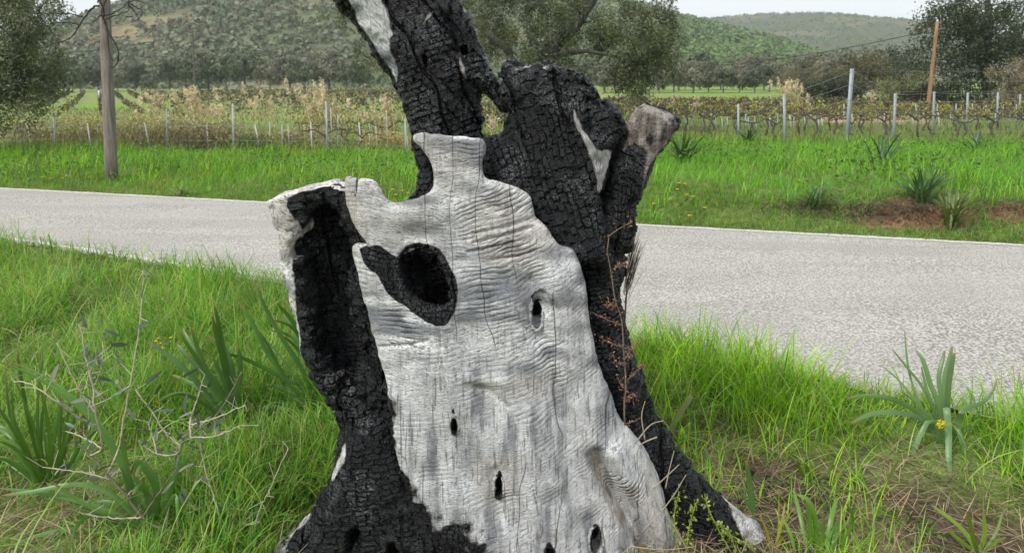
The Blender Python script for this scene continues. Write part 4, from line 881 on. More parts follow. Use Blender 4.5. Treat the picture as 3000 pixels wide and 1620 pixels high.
# ================================================================== poles, wires, fences, stakes
M_POLE = attr_mat('weathered_timber', .9, .15, 30, .45, .01, (1, 1, .08))
M_ZINC = attr_mat('galvanised_steel', .5, .5, 60, .2, .001)
M_WIRE = attr_mat('wire', .6, .4, 60, .1, .0005)
M_TWIG = attr_mat('dead_twigs', .9, .2, 40, .3, .002)
def curve_pts(P, n=24):
    P = np.asarray(P, float); k = np.linspace(0, len(P) - 1, n); i = np.clip(k.astype(int), 0, len(P) - 2); f = (k - i)[:, None]
    g = lambda j: P[np.clip(j, 0, len(P) - 1)]
    a, b, c, d = g(i - 1), g(i), g(i + 1), g(i + 2)
    return .5 * (2 * b + (c - a) * f + (2 * a - 5 * b + 4 * c - d) * f ** 2 + (3 * b - a - 3 * c + d) * f ** 3)
# left utility pole
pb = on_g(327, 528); Yp = pb.y
tp = thing('utility_pole', 'grey weathered wooden utility pole beside the road on the left', 'utility pole', pb)
top = at(296, -260, Yp); o = np.array(pb); k = np.linspace(0, 1, 14)[:, None]
mb = MB(); mb.tube((np.array(pb) * (1 - k) + np.array(top) * k) - o - np.array([0, 0, .25]) * (k == 0), .102 - .025 * k[:, 0], 16, (.20, .175, .15)); obj('pole', mb.mesh('pole', True), M_POLE, tp)
mb = MB(); c = at(310, 276, Yp) - pb; mb.box((c.x - .085, c.y - .03, c.z), (.012, .03, .06), 0, (.5, .52, .6)); obj('number_plate', mb.mesh('number_plate'), M_ZINC, tp)
# dry creeper tangled round its top, traced from the twigs against the sky
cr = thing('dead_creeper', 'bare dark creeper twigs looping round the left utility pole', 'dead creeper', at(305, 60, Yp - .15)); o = np.array(cr.location)
c4 = lambda L: [(x * .4853, y * .4853) for x, y in L]
tw = [[(600, 40), (570, 40), (535, 70), (510, 110), (485, 150), (455, 200), (400, 245), (300, 272)], [(500, 100), (430, 88), (350, 85), (270, 82)], [(475, 150), (400, 135), (330, 140), (290, 145)], [(380, 85), (370, 65), (362, 45)],
      [(600, 100), (660, 90), (720, 60), (770, 20), (775, -30)], [(640, 115), (700, 95), (770, 70), (776, 20)], [(770, 25), (800, 60), (830, 100), (838, 128)], [(776, 20), (815, 40), (855, 65), (850, 100), (820, 125)], [(775, 15), (830, 5), (870, 20)],
      [(600, 0), (625, 60), (630, 120), (660, 200), (700, 270), (718, 330), (710, 380), (685, 408), (660, 405)], [(630, 130), (650, 200), (655, 280), (665, 330), (680, 370)], [(640, 0), (615, 70), (625, 120)], [(590, 20), (600, -40), (610, -120)],
      [(230, 100), (240, 60), (270, 20), (290, -10)], [(0, 45), (120, 48), (245, 52)], [(120, 48), (180, 75), (240, 95)], [(560, 140), (590, 110), (610, 90)], [(760, 105), (800, 102)]]
mb = MB(); rgt = np.random.default_rng(3)
for i, L in enumerate(tw):
    P = np.array([at(a, b, Yp - .16 + .05 * math.sin(i * 2.1 + j)) for j, (a, b) in enumerate(c4(L))]) - o; P = curve_pts(P, 22); P[1:-1] += rgt.normal(size=P[1:-1].shape) * .006
    r0 = (.017 if i in (0, 9) else .012) * (1.0 if i < 13 else .8); mb.tube(P, np.linspace(r0, r0 * .45, len(P)), 5, (.035, .032, .03))
obj('twigs', mb.mesh('twigs', True), M_TWIG, cr)
# orange pole with a wire, far pole with wires
Yq = 34.0; b_ = at(2716, 338, Yq); t_ = at(2746, 66, Yq); b_.z = GZ(b_.x, b_.y) - .2
tq = thing('wooden_pole', 'orange-brown wooden pole leaning in the vineyard before the dark oak', 'pole', b_); mb = MB(); k = np.linspace(0, 1, 8)[:, None]
mb.tube((np.array(t_ - b_)) * k, .10 - .03 * k[:, 0], 12, (.28, .165, .09)); obj('pole', mb.mesh('pole', True), M_POLE, tq)
mb = MB(); hd = np.array(t_ - b_); mb.tube([hd + [0, 0, -.05], hd + [0, 0, .12]], [.05, .03], 10, (.5, .5, .5)); obj('insulator', mb.mesh('insulator', True), M_ZINC, tq)
Yr = 120.0; b2 = at(572, 262, Yr); b2.z = GZ(b2.x, b2.y) - .2; t2 = at(564, 82, Yr)
tr_ = thing('far_pole', 'thin distant wooden pole before the wooded left slope', 'pole', b2); mb = MB(); mb.tube(np.array(t2 - b2) * k, .16 - .05 * k[:, 0], 8, (.10, .085, .07)); obj('pole', mb.mesh('pole', True), M_POLE, tr_)
mb = MB(); e = np.array(t2 - b2); mb.box(e - [0, 0, .6], (.9, .06, .07), 0, (.10, .085, .07)); obj('crossarm', mb.mesh('crossarm'), M_POLE, tr_)
def wire(name, label, A, B, sag, r_, n=40):
    A, B = np.array(A), np.array(B); kk = np.linspace(0, 1, n)[:, None]; P = A + (B - A) * kk; P[:, 2] -= sag * 4 * (kk * (1 - kk))[:, 0]
    mb = MB(); mb.tube(P - A, r_, 4, (.03, .03, .032), False); o = obj(name, mb.mesh(name), M_WIRE); o.location = A; o['label'] = label; o['category'] = 'cable'; o['group'] = 'overhead cables'; return o
wire('overhead_cable', 'overhead cable running left from the orange-brown pole', t_ - Vector((0, 0, .3)), at(1950, 196, 62), .5, .022)
wire('overhead_cable', 'overhead cable from the far pole towards the left', t2 - Vector((0, 0, .6)), at(-100, 172, 60), .8, .05)
wire('overhead_cable', 'overhead cable from the far pole towards the leaning limb', t2 - Vector((.8, 0, .6)), at(1250, 190, 95), 1.2, .05)
# fences
def post_mesh(h, w_=.022, col=(.29, .32, .34)):
    mb = MB(); mb.box((0, -.008, h / 2 - .1), (w_, .004, h / 2 + .1), 0, col); mb.box((0, .010, h / 2 - .1), (.004, w_ * .8, h / 2 + .1), 0, col)
    return mb.mesh('post')
def fence(name, label, posts, Yrow, wires, mesh=None):
    fo = thing(name, label, 'wire fence', (0, Yrow, 0)); tops = []
    for (x0, y0, x1, y1, Y, w_) in posts:
        a = at(x1, y1, Y); z = GZ(a.x, Y); tp_ = at(x0, y0, Y); h = tp_.z - z
        p = obj('post', post_mesh(h, w_), M_ZINC, fo); p.location = (a.x, Y - Yrow, z); p.rotation_euler = (0, math.atan2(tp_.x - a.x, h), rgt.normal() * .2); tops.append((a.x, Y - Yrow, z, h, tp_.x - a.x))
    tops.sort()
    for f in wires:
        mb = MB()
        for a, b in zip(tops[:-1], tops[1:]):
            A = np.array([a[0] + a[4] * f, a[1] - .03, a[2] + a[3] * f]); B = np.array([b[0] + b[4] * f, b[1] - .03, b[2] + b[3] * f]); kk = np.linspace(0, 1, 6)[:, None]
            P = A + (B - A) * kk; P[:, 2] -= .02 * 4 * (kk * (1 - kk))[:, 0]; mb.tube(P, .0028, 4, (.30, .31, .31), False)
        obj('wire', mb.mesh('wire'), M_WIRE, fo)
    if mesh:
        x0, x1, Y, z1, step = mesh; mb = MB(); zb = GZ((x0 + x1) / 2, Y)
        for x_ in np.arange(x0, x1, step): mb.tube([(x_, Y - Yrow - .035, GZ(x_, Y)), (x_, Y - Yrow - .035, z1)], .0016, 3, (.30, .31, .31), False)
        for z in np.arange(zb + .15, z1 + .01, .22): mb.tube([(x0, Y - Yrow - .035, z), (x1, Y - Yrow - .035, z)], .0018, 3, (.30, .31, .31), False)
        obj('wire_netting', mb.mesh('wire_netting'), M_WIRE, fo)
    return fo
c5 = lambda x, y: (1850 + x * .5033, y * .5033)
fence('wire_fence', 'low wire fence on steel posts along the verge on the left', [(158, 332, 163, 441, 17.4, .016), (488, 320, 489, 438, 17.6, .017), (682, 304, 685, 446, 17.3, .022), (956, 300, 958, 438, 17.5, .022), (1187, 348, 1189, 440, 17.3, .022), (-60, 335, -55, 441, 17.4, .022)], 17.4, (.95, .6, .3))
pr = [(*c5(888, 552), *c5(893, 850), 16.6, .032), (*c5(1284, 402), *c5(1250, 850), 16.3, .045), (*c5(1536, 545), *c5(1525, 830), 17.0, .030), (*c5(1760, 535), *c5(1754, 790), 19.0, .030), (*c5(1958, 540), *c5(1951, 770), 21.0, .030), (*c5(2134, 538), *c5(2125, 760), 23.0, .030), (*c5(2262, 548), *c5(2255, 750), 25.0, .030), (*c5(622, 605), *c5(622, 840), 17.0, .022)]
fence('wire_fence', 'wire fence with tall steel posts along the vineyard on the right', pr, 17.0, (.98, .8, .6), (at(2490, 400, 16.5).x, at(3150, 400, 16.5).x, 16.5, 2.05, .30))
# vine stakes, each a thing
st = []
for x0, y0, x1, y1 in ((165, 750, 187, 856), (528, 745, 550, 872), (875, 740, 907, 868), (1235, 750, 1257, 856), (1540, 750, 1572, 850), (1863, 740, 1884, 852), (2165, 740, 2182, 842), (2445, 750, 2467, 850)):
    st.append((x0 * .4853, y0 * .4853, x1 * .4853, y1 * .4853 + 8, 18.2, .022, (.44, .43, .41), 'leaning white vine stake behind the left fence', 'leaning white stakes behind the left fence'))
for x, a, b in ((1622, 735, 835), (1700, 750, 840), (1740, 745, 840), (843, 755, 870), (490, 760, 860), (590, 745, 870), (1190, 730, 850), (1998, 650, 880), (2036, 690, 900), (2230, 745, 850), (2275, 760, 850), (2335, 690, 850), (100, 760, 870), (120, 770, 880)):
    st.append((x * .4853, a * .4853, x * .4853 + 2, b * .4853, 18.6, .018, (.33, .35, .36), 'thin grey vine stake behind the left fence', 'thin grey stakes behind the left fence'))
for x0, a, x1, b in ((310, 688, 332, 765), (515, 688, 532, 755), (710, 678, 730, 750), (915, 668, 932, 745), (1103, 658, 1117, 735), (1280, 640, 1292, 715), (1625, 648, 1642, 715), (1785, 638, 1799, 705), (1465, 652, 1474, 705)):
    st.append((*c5(x0, a), *c5(x1, b), 22.5, .022, (.44, .44, .42), 'leaning white vine stake in the right vineyard', 'leaning white stakes in the right vineyard'))
for x, a, b in ((360, 598, 790), (303, 655, 790), (415, 660, 750), (490, 655, 750), (557, 680, 750), (665, 660, 760), (678, 680, 750), (805, 670, 752), (850, 652, 750), (945, 660, 750), (1008, 665, 745), (1043, 600, 755), (1088, 690, 750), (1208, 650, 725), (1238, 605, 735), (1320, 652, 702), (1427, 655, 700), (1610, 640, 712), (1657, 605, 716), (1700, 660, 700), (1778, 605, 695), (1856, 640, 692), (1888, 605, 692), (1925, 640, 690), (1985, 605, 692), (2000, 640, 690), (2060, 610, 692), (2118, 640, 692), (2165, 610, 692), (2237, 610, 682), (2205, 640, 690)):
    st.append((*c5(x, a), *c5(x + 1, b), 23.5 if b > 720 else 26.5, .022, (.34, .37, .39), 'upright grey vine stake in the right vineyard', 'upright grey stakes in the right vineyard'))
sh = {}
cnt = {}
for g in st: cnt[g[8]] = cnt.get(g[8], 0) + 1
seen = {}
for g in sorted(st, key=lambda s: (s[8], s[0])):
    x0, y0, x1, y1, Y, w_, col, lab, grp = g; a = at(x1, y1, Y); z = GZ(a.x, Y); tp_ = at(x0, y0, Y); h = max(.3, tp_.z - z)
    i = seen.get(grp, 0); seen[grp] = i + 1
    mb = MB(); mb.box((0, 0, h / 2 - .1), (w_ * .6, w_ * .5, h / 2 + .1), 0, col); mb.box((0, w_ * .5 + .004, h / 2 - .1), (w_ * .25, .004, h / 2 + .1), 0, col)
    s_o = obj('vine_stake', mb.mesh('vine_stake'), M_ZINC); s_o.location = (a.x, Y, z); s_o.rotation_euler = (rgt.normal() * .03, math.atan2(tp_.x - a.x, h), rgt.normal() * .4)
    s_o['label'] = f'{lab}, {ordn(i) if i < 30 else "last"} from the left'; s_o['category'] = 'stake'; s_o['group'] = grp
# grape vines
M_VINE = attr_mat('vine_wood', .95, .1, 30, .4, .01)
M_BUD = foliage_mat('young_vine_leaves', .4, .2, .5, .2, 5)
vk = []
for s in range(6):
    rg = np.random.default_rng(300 + s); w1 = MB(); bd = MB(); dk = (.10, .082, .068)
    H = .42 + .08 * rg.random(); tk = curve_pts(np.array([(0, 0, -.08), (.03, .02, .1), (-.04, 0, .25), (.02, .02, H)]) + rg.normal(size=(4, 3)) * .02, 14); w1.tube(tk, np.linspace(.034, .022, 14), 7, dk); tips = []
    for sd in (-1, 1):
        arm = curve_pts(np.array([(0, 0, H), (sd * .18, .02, H + .10), (sd * .38, 0, H + .12), (sd * .58, .02, H + .08)]) + rg.normal(size=(4, 3)) * .025, 14); w1.tube(arm, np.linspace(.021, .010, 14), 6, dk)
        for j in range(3, 14, 2):
            e = arm[j] + np.array([rg.normal() * .06, rg.normal() * .05, .10 + .16 * rg.random()]); w1.tube([arm[j], (arm[j] + e) / 2 + rg.normal(size=3) * .015, e], [.009, .007, .005], 5, dk, False); tips.append(e); tips.append((arm[j] + e) / 2)
    tips = np.array(tips); tips = tips[rg.random(len(tips)) < .75]; n = len(tips) * 4; c = np.repeat(tips, 4, 0) + rg.normal(size=(n, 3)) * .022
    bd.add(*leafquads(c, .045 * (.6 + .8 * rg.random(n)), .034, rg, np.array([(.40, .38, .06), (.30, .32, .05), (.45, .40, .12)])[rg.integers(0, 3, n)]))
    vk.append((w1.mesh('vine_trunk', True), bd.mesh('leaves')))
rg = np.random.default_rng(77); vi = 0; vcnt = {}
for row, (Y, xa, xb, nm) in enumerate(((18.0, -4.6, 13.6, 'nearest'), (19.9, -5.2, 15.2, 'second'), (22.0, -6, 17, 'third'))):
    for x_ in np.arange(xa, xb, .86):
        px = pix(np.array([x_, Y, .5]))[0]
        if 1130 < px < 1880: continue
        side = 'left of the stump' if px < 1500 else 'right of the stump'; vn = vcnt.get((row, side), 0); vcnt[(row, side)] = vn + 1
        v = thing('grape_vine', f'gnarled grape vine in the {nm} vineyard row, {ordn(vn)} from the left {side}', 'grape vine', (x_ + rg.normal() * .1, Y + rg.normal() * .08, GZ(x_, Y)), f'grape vines in the {nm} row, {side}'); a, b = vk[vi % 6]; vi += 1
        v.rotation_euler = (0, 0, rg.normal() * .15 + math.pi * (vi % 2)); v.scale = (1, 1, .9 + .25 * rg.random()); obj('vine_trunk', a, M_VINE, v); obj('leaves', b, M_BUD, v)
# rows beyond, too far to tell one vine from the next
mb = MB(); bl = []
rg = np.random.default_rng(78)
def far_rows(n, gen):
    P = gen(n); P[:, 2] = gz(P[:, 0], P[:, 1]) + P[:, 2]; s = np.clip(P[:, 1] / 24, .8, 3.2)
    c = np.array([(.075, .062, .048), (.11, .09, .065), (.17, .16, .08), (.30, .30, .07)])[rg.choice(4, n, p=[.4, .3, .18, .12])]
    mb.add(*leafquads(P, .16 * s, .05 * s, rg, c))
def g1(n):
    y = np.array([24.3, 27, 30, 33.5, 37.5, 42, 47, 53])[rg.integers(0, 8, n)]; x = rg.uniform(-.12, .72, n) * y; return np.stack([x, y + rg.normal(size=n) * .12, .25 + .35 * rg.random(n)], 1)
def g2(n):
    dr = np.array([math.sin(R(-29)), math.cos(R(-29))]); nr_ = np.array([dr[1], -dr[0]]); k = rg.integers(-20, 36, n) * 1.75; L = rg.uniform(30, 118, n); x = dr[0] * L + nr_[0] * k; y = dr[1] * L + nr_[1] * k
    P = np.stack([x, y, .2 + .45 * rg.random(n)], 1); return P[(y > 34) & (x < 6)]
far_rows(11000, g1)
P = g2(22000); far_rows(len(P), lambda n: P.copy())
obj('vine_rows', mb.mesh('vine_rows'), M_VINE, kind='stuff', label='rows of bare vines receding across the field')
# ================================================================== plants, one by one
M_STRAP = foliage_mat('strap_leaves', .28, .45, .38, .15, 6)
M_OLV = foliage_mat('olive_sapling_leaves', .2, .4, .45, .15, 8)
M_STEM = attr_mat('twig_bark', .85, .2, 60, .25, .001)
M_PETAL = foliage_mat('petals', .3, .2, .6, .1, 8)
def strap_mesh(P, wd, col, n=14, fold=.3, seed=0, tip=None):
    rg = np.random.default_rng(seed); P = curve_pts(P, n); T = np.gradient(P, axis=0); T /= np.linalg.norm(T, axis=1)[:, None] + 1e-9
    view = P - np.array([0, 0, EYE]); view /= np.linalg.norm(view, axis=1)[:, None]
    tw = rg.normal() * .5; side = np.cross(T, view * math.cos(tw) + np.array([0, 0, 1.]) * math.sin(tw)); side /= np.linalg.norm(side, axis=1)[:, None] + 1e-9
    nn = np.cross(side, T); k = np.linspace(0, 1, n); w_ = wd * .36 * np.minimum(1, .6 + 1.3 * k) * np.sqrt(np.maximum(0, 1 - k ** 3.2)); w_[-1] = 1e-4
    L = P - side * w_[:, None] + nn * (w_ * fold)[:, None]; Rr = P + side * w_[:, None] + nn * (w_ * fold)[:, None]
    V = np.stack([L, P, Rr], 1).reshape(-1, 3); i = np.arange(n - 1)[:, None] * 3; j = np.arange(2)[None]; F = np.stack([i + j, i + j + 1, i + j + 4, i + j + 3], -1).reshape(-1, 4)
    c = np.repeat((np.asarray(col) * (.85 + .3 * rg.random()))[None], len(V), 0)
    if tip is not None: kk = np.repeat(sst(.82, 1.0, k), 3)[:, None]; c = c * (1 - kk) + np.asarray(tip) * kk
    return V, F, c
def strap_plant(name, label, base_px, leaves, col, conv, group='strap-leaved plants on the near verge', wd=.026, base=None, spread=.10, seed=0, tip=(.25, .16, .07), cat='strap-leaved plant', extra=0):
    rg = np.random.default_rng(seed); leaves = list(leaves); base_l = [l[0] if isinstance(l, tuple) else l for l in leaves]
    for _ in range(extra):
        l = base_l[rg.integers(0, len(base_l))]; k = .65 + .45 * rg.random(); dx, dy = rg.normal() * 45, rg.normal() * 35
        leaves.append([(l[0][0] + (x - l[0][0]) * k + dx * j / len(l), l[0][1] + (y - l[0][1]) * k + dy * j / len(l)) for j, (x, y) in enumerate(l)])
    b = on_g(*conv([base_px])[0]) if base is None else base
    pl = thing(name, label, cat, b, group); o = np.array(b)
    for i, lf in enumerate(leaves):
        fw = 0.0
        if isinstance(lf, tuple): lf, fw, w_ = lf
        else: w_ = wd * (.75 + .5 * rg.random()); fw = rg.normal() * spread
        pts = conv(lf); m_ = len(pts); P = [at(x, y, b.y + fw * (j / (m_ - 1)) ** 1.3) for j, (x, y) in enumerate(pts)]
        V, F, c = strap_mesh(P, w_, col, seed=seed * 50 + i, tip=tip); mb = MB(); mb.add(V - o, [F], c); obj('leaf', mb.mesh('leaf', True), M_STRAP, pl)
    return pl
c6 = lambda L: [(x * .6974, 650 + y * .6974) for x, y in L]
c7 = lambda L: [(1850 + x * .5176, 900 + y * .5176) for x, y in L]
G1, G2 = (.12, .21, .075), (.07, .17, .03)
R1 = strap_plant('asphodel', 'blue-green strap-leaved plant with drooping leaves at the road edge on the right', (1775, 775), [
    ([(1760, 760), (1650, 620), (1500, 530), (1350, 500), (1215, 515)], -.05, .034), ([(1750, 765), (1650, 640), (1550, 600), (1400, 595), (1310, 620), (1240, 660)], -.12, .034), ([(1765, 760), (1700, 560), (1640, 440), (1560, 340), (1470, 230)], .10, .02),
    ([(1770, 765), (1740, 560), (1690, 430), (1650, 300), (1605, 238)], .12, .034), ([(1775, 770), (1760, 560), (1740, 400), (1760, 300), (1775, 240)], .1, .03), ([(1790, 770), (1780, 560), (1775, 400), (1800, 300), (1815, 215)], .06, .036), ([(1790, 770), (1790, 500), (1810, 350), (1830, 255)], .02, .034),
    ([(1795, 770), (1840, 640), (1900, 570), (1980, 545), (2040, 480), (2070, 400)], .08, .028), ([(1765, 770), (1690, 635), (1580, 850), (1540, 1000), (1480, 1100), (1435, 1200)], -.20, .032), ([(1780, 770), (1780, 560), (1795, 700), (1795, 860), (1810, 960)], -.22, .042), ([(1790, 770), (1840, 688), (1880, 780), (1910, 920), (1935, 1010), (1925, 1100)], -.2, .036),
    ([(1765, 775), (1700, 800), (1650, 870), (1600, 930)], -.12, .034), ([(1760, 765), (1640, 560), (1570, 360), (1545, 120)], .16, .016), ([(1790, 775), (1850, 650), (1862, 600)], -.05, .05), ([(1800, 775), (1900, 690), (1960, 650), (2040, 600)], .1, .02), ([(1770, 765), (1600, 520), (1500, 400), (1400, 320)], .15, .015), ([(1775, 765), (1690, 520), (1660, 420), (1640, 330)], .05, .02), ([(1770, 770), (1700, 640), (1610, 540), (1520, 470)], .12, .018)], G1, c7, seed=1)
mb = MB(); rg = np.random.default_rng(9); fb_ = at(*c7([(1757, 665)])[0], R1.location.y - .12); c = rg.normal(size=(60, 3)) * .010; mb.add(*leafquads(c, .012, .01, rg, np.tile([.55, .5, .03], (60, 1)))); mb.tube([(0, 0, 0), (-.01, .02, -.08), (-.012, .10, fb_.z * -1 + R1.location.z)], .002, 5, (.12, .2, .05))
yf = obj('yellow_flower', mb.mesh('yellow_flower'), M_PETAL, label='small bright yellow flower head among the drooping strap leaves on the right', category='flower', group='yellow flowers'); yf.location = fb_
strap_plant('asphodel', 'tall arching strap-leaved clump right behind the left side of the stump', (1345, 830), [[(1330, 830), (1250, 720), (1130, 560), (1060, 420), (1000, 330)], [(1340, 830), (1280, 640), (1180, 480), (1110, 350), (1075, 260)], [(1340, 830), (1300, 600), (1240, 450), (1200, 330)], [(1330, 830), (1230, 690), (1120, 620), (1010, 570), (930, 550)], [(1320, 830), (1180, 760), (1050, 740), (930, 690)], [(1345, 830), (1330, 650), (1290, 500), (1250, 380)], [(1350, 830), (1320, 700), (1280, 560), (1220, 480), (1130, 455)], [(1345, 830), (1270, 740), (1160, 690), (1080, 700), (1000, 690)], [(1340, 830), (1260, 690), (1180, 570), (1120, 500)], [(1350, 830), (1310, 560), (1230, 420), (1160, 340)], [(1350, 830), (1370, 700), (1390, 600)]], G2, c6, wd=.032, seed=2, extra=9)
strap_plant('asphodel', 'upright strap-leaved clump in the middle of the left grass', (985, 860), [[(980, 860), (940, 740), (860, 620), (790, 520), (760, 470)], [(985, 860), (950, 650), (920, 500), (890, 390)], [(970, 860), (880, 740), (780, 620), (680, 540), (620, 500)], [(975, 860), (900, 700), (840, 560), (800, 440)], [(990, 860), (990, 700), (960, 560), (900, 470)], [(980, 860), (910, 760), (820, 690), (720, 640)], [(985, 860), (1000, 720), (1010, 600), (1000, 520)], [(975, 860), (880, 780), (760, 720), (650, 760)], [(985, 860), (930, 640), (850, 500)], ([(1000, 862), (975, 910), (940, 980), (905, 1060), (890, 1092)], -.18, .04)], (.08, .165, .04), c6, wd=.032, seed=3, extra=10)
strap_plant('asphodel', 'bright strap-leaved clump at the far left edge', (190, 1120), [[(180, 1120), (120, 1000), (60, 880), (0, 790), (-40, 740)], [(190, 1120), (170, 960), (120, 800), (60, 660)], [(200, 1120), (210, 950), (190, 780), (150, 600)], [(170, 1120), (90, 1050), (0, 990), (-60, 980)], [(220, 1120), (260, 960), (280, 850), (300, 700)], [(180, 1120), (110, 940), (40, 780), (20, 600)], [(185, 1120), (140, 1010), (50, 930), (-40, 900)], [(190, 1120), (130, 880), (100, 740), (70, 560)], [(200, 1120), (230, 900), (250, 760), (240, 640)], [(175, 1120), (70, 1020), (-30, 1040)], [(195, 1120), (160, 900), (160, 720), (180, 560)], [(205, 1120), (300, 1030), (380, 900), (400, 800)], [(180, 1120), (60, 900), (-20, 850)]], (.09, .19, .03), c6, wd=.019, seed=4, extra=26)
strap_plant('asphodel', 'spreading strap-leaved plant under the twiggy sapling at the bottom left', (640, 1300), [([(640, 1300), (560, 1180), (525, 1000), (512, 895)], -.05, .036), ([(620, 1300), (480, 1150), (330, 1100), (150, 1130), (0, 1150)], -.1, .028), ([(610, 1300), (450, 1300), (280, 1290), (120, 1330), (0, 1390)], -.18, .026), [(600, 1290), (430, 1200), (230, 1150), (60, 1130)], [(650, 1300), (600, 1150), (560, 1050)], [(600, 1300), (420, 1230), (330, 1270), (300, 1350)], [(630, 1300), (560, 1100), (430, 860), (300, 730), (170, 640), (35, 585)], [(640, 1300), (700, 1200), (740, 1150), (745, 1310)], [(620, 1300), (500, 1250), (380, 1200), (200, 1080)], [(650, 1300), (730, 1250), (800, 1170), (900, 1150)], [(615, 1300), (500, 1330), (380, 1330), (250, 1391)], ([(650, 1300), (660, 1120), (600, 1010), (570, 1070)], .02, .034), ([(660, 1300), (720, 1100), (780, 1010), (800, 960)], .05, .034)], (.11, .22, .05), c6, wd=.024, seed=5, extra=12)
strap_plant('sword_leaf_plant', 'clump of upright sword leaves at the bottom right of the stump', (1040, 1400), [[(1000, 1400), (960, 1200), (915, 1020)], [(1020, 1400), (1010, 1200), (985, 1100)], [(1100, 1400), (1130, 1200), (1165, 1070)], [(1080, 1400), (1060, 1250), (1010, 1130)], [(930, 1400), (900, 1280), (850, 1180)], [(1170, 1400), (1240, 1250), (1250, 1180), (1215, 1110)], [(1050, 1400), (1040, 1200), (1000, 1090), (940, 1060)], [(1120, 1400), (1180, 1260), (1270, 1180)], [(960, 1400), (930, 1300), (880, 1250)], [(1140, 1400), (1150, 1260), (1190, 1190)], [(1030, 1400), (1080, 1290), (1090, 1180)]], (.11, .22, .03), c7, wd=.024, seed=6)
strap_plant('sword_leaf_plant', 'single wide upright sword leaf right of the stump root', (690, 1200), [([(690, 1200), (675, 1040), (648, 860)], .03, .036), ([(700, 1200), (650, 1100), (610, 1020)], .03, .014)], (.06, .13, .03), c7, seed=7)
strap_plant('sword_leaf_plant', 'pale single leaf sticking up beside the stump on the right', (195, 760), [([(195, 760), (255, 630), (320, 530), (346, 498)], .02, .040)], (.22, .26, .10), c7, seed=8, tip=(.3, .12, .05))
strap_plant('sword_leaf_plant', 'yellow and red leaf tuft at the tip of the right root', (800, 1380), [([(790, 1385), (770, 1270), (715, 1150)], .0, .018), ([(805, 1385), (850, 1220), (870, 1100)], .05, .014), ([(800, 1385), (830, 1270), (835, 1000)], .05, .008), ([(810, 1385), (840, 1330), (860, 1300)], -.03, .016)], (.30, .28, .04), c7, seed=9, tip=(.3, .09, .05))
strap_plant('young_plant', 'young light-green leafy plant on the brown thatch right of the stump', (1000, 1000), [[(1000, 1000), (960, 930), (940, 870)], [(1010, 1000), (1030, 900), (1010, 860)], [(1010, 1000), (1080, 960), (1150, 940)], [(990, 1000), (900, 960), (820, 935)], [(1020, 1000), (1120, 920), (1150, 890)], [(1000, 1000), (990, 900), (920, 890)]], (.13, .20, .03), c7, wd=.018, seed=10)
strap_plant('young_plant', 'small green rosette below the drooping strap leaves', (1380, 1080), [[(1380, 1080), (1300, 990), (1240, 930)], [(1390, 1080), (1400, 980), (1390, 960)], [(1380, 1080), (1300, 1050), (1140, 1030)], [(1390, 1080), (1440, 1000), (1500, 880), (1530, 870)], [(1380, 1080), (1330, 1020), (1270, 880)]], (.14, .21, .04), c7, wd=.016, seed=12)
strap_plant('young_plant', 'bright green shoots at the bottom right corner', (1960, 1391), [[(1960, 1391), (1930, 1290), (1900, 1150)], [(1970, 1391), (2000, 1280), (1990, 1160)], [(1980, 1391), (2060, 1280), (2100, 1160)], [(1950, 1391), (1850, 1310), (1790, 1260)], [(1960, 1391), (1870, 1250), (1690, 1110)], [(1990, 1391), (2060, 1330), (2120, 1300)]], (.14, .23, .025), c7, wd=.02, seed=13)
# far clumps: leaves too fine to part
def far_clump(name, label, px, py, hpx, n, col, seed, spread=.7):
    rg = np.random.default_rng(seed); b = on_g(px, py); L = hpx * b.y / F_PX; pl = thing(name, label, 'strap-leaved plant', b, 'strap-leaved plants on the far verge'); mb = MB(); p = np.zeros((n, 3)); p[:, :2] = rg.normal(size=(n, 2)) * .04
    mb.add(*blades(p, L * (.75 + .5 * rg.random(n)), .022 + .012 * rg.random(n), rg.random(n) * 6.28, .1 + spread * rg.random(n), .3 + .9 * rg.random(n), 7, np.asarray(col) * (.75 + .5 * rg.random((n, 1))), .3)); obj('leaves', mb.mesh('leaves', True), M_STRAP, pl)
far_clump('asphodel', 'dark strap-leaved clump above the red earth bank', 2700, 594, 120, 60, (.06, .13, .04), 1)
far_clump('asphodel', 'light green stiff-leaved clump in front of the red earth bank', 2785, 668, 120, 46, (.12, .16, .045), 2, .4)
far_clump('asphodel', 'tall dark blades standing in the right verge grass', 2580, 500, 130, 16, (.045, .10, .035), 3, .5)
far_clump('asphodel', 'dark green clump beside the weathered branch stub', 2000, 478, 110, 60, (.065, .14, .035), 4)
far_clump('asphodel', 'dark green clump at the top of the right verge', 2190, 425, 70, 30, (.05, .10, .04), 5)
far_clump('asphodel', 'thin dark clump at the top of the verge near the right edge', 2860, 450, 80, 24, (.05, .10, .04), 6)
far_clump('asphodel', 'pale low clump at the far road edge left of the stump', 545, 572, 40, 22, (.22, .27, .13), 7, 1.2)
far_clump('asphodel', 'grey-green clump low in the right verge', 2385, 610, 90, 40, (.09, .17, .05), 8, .8)
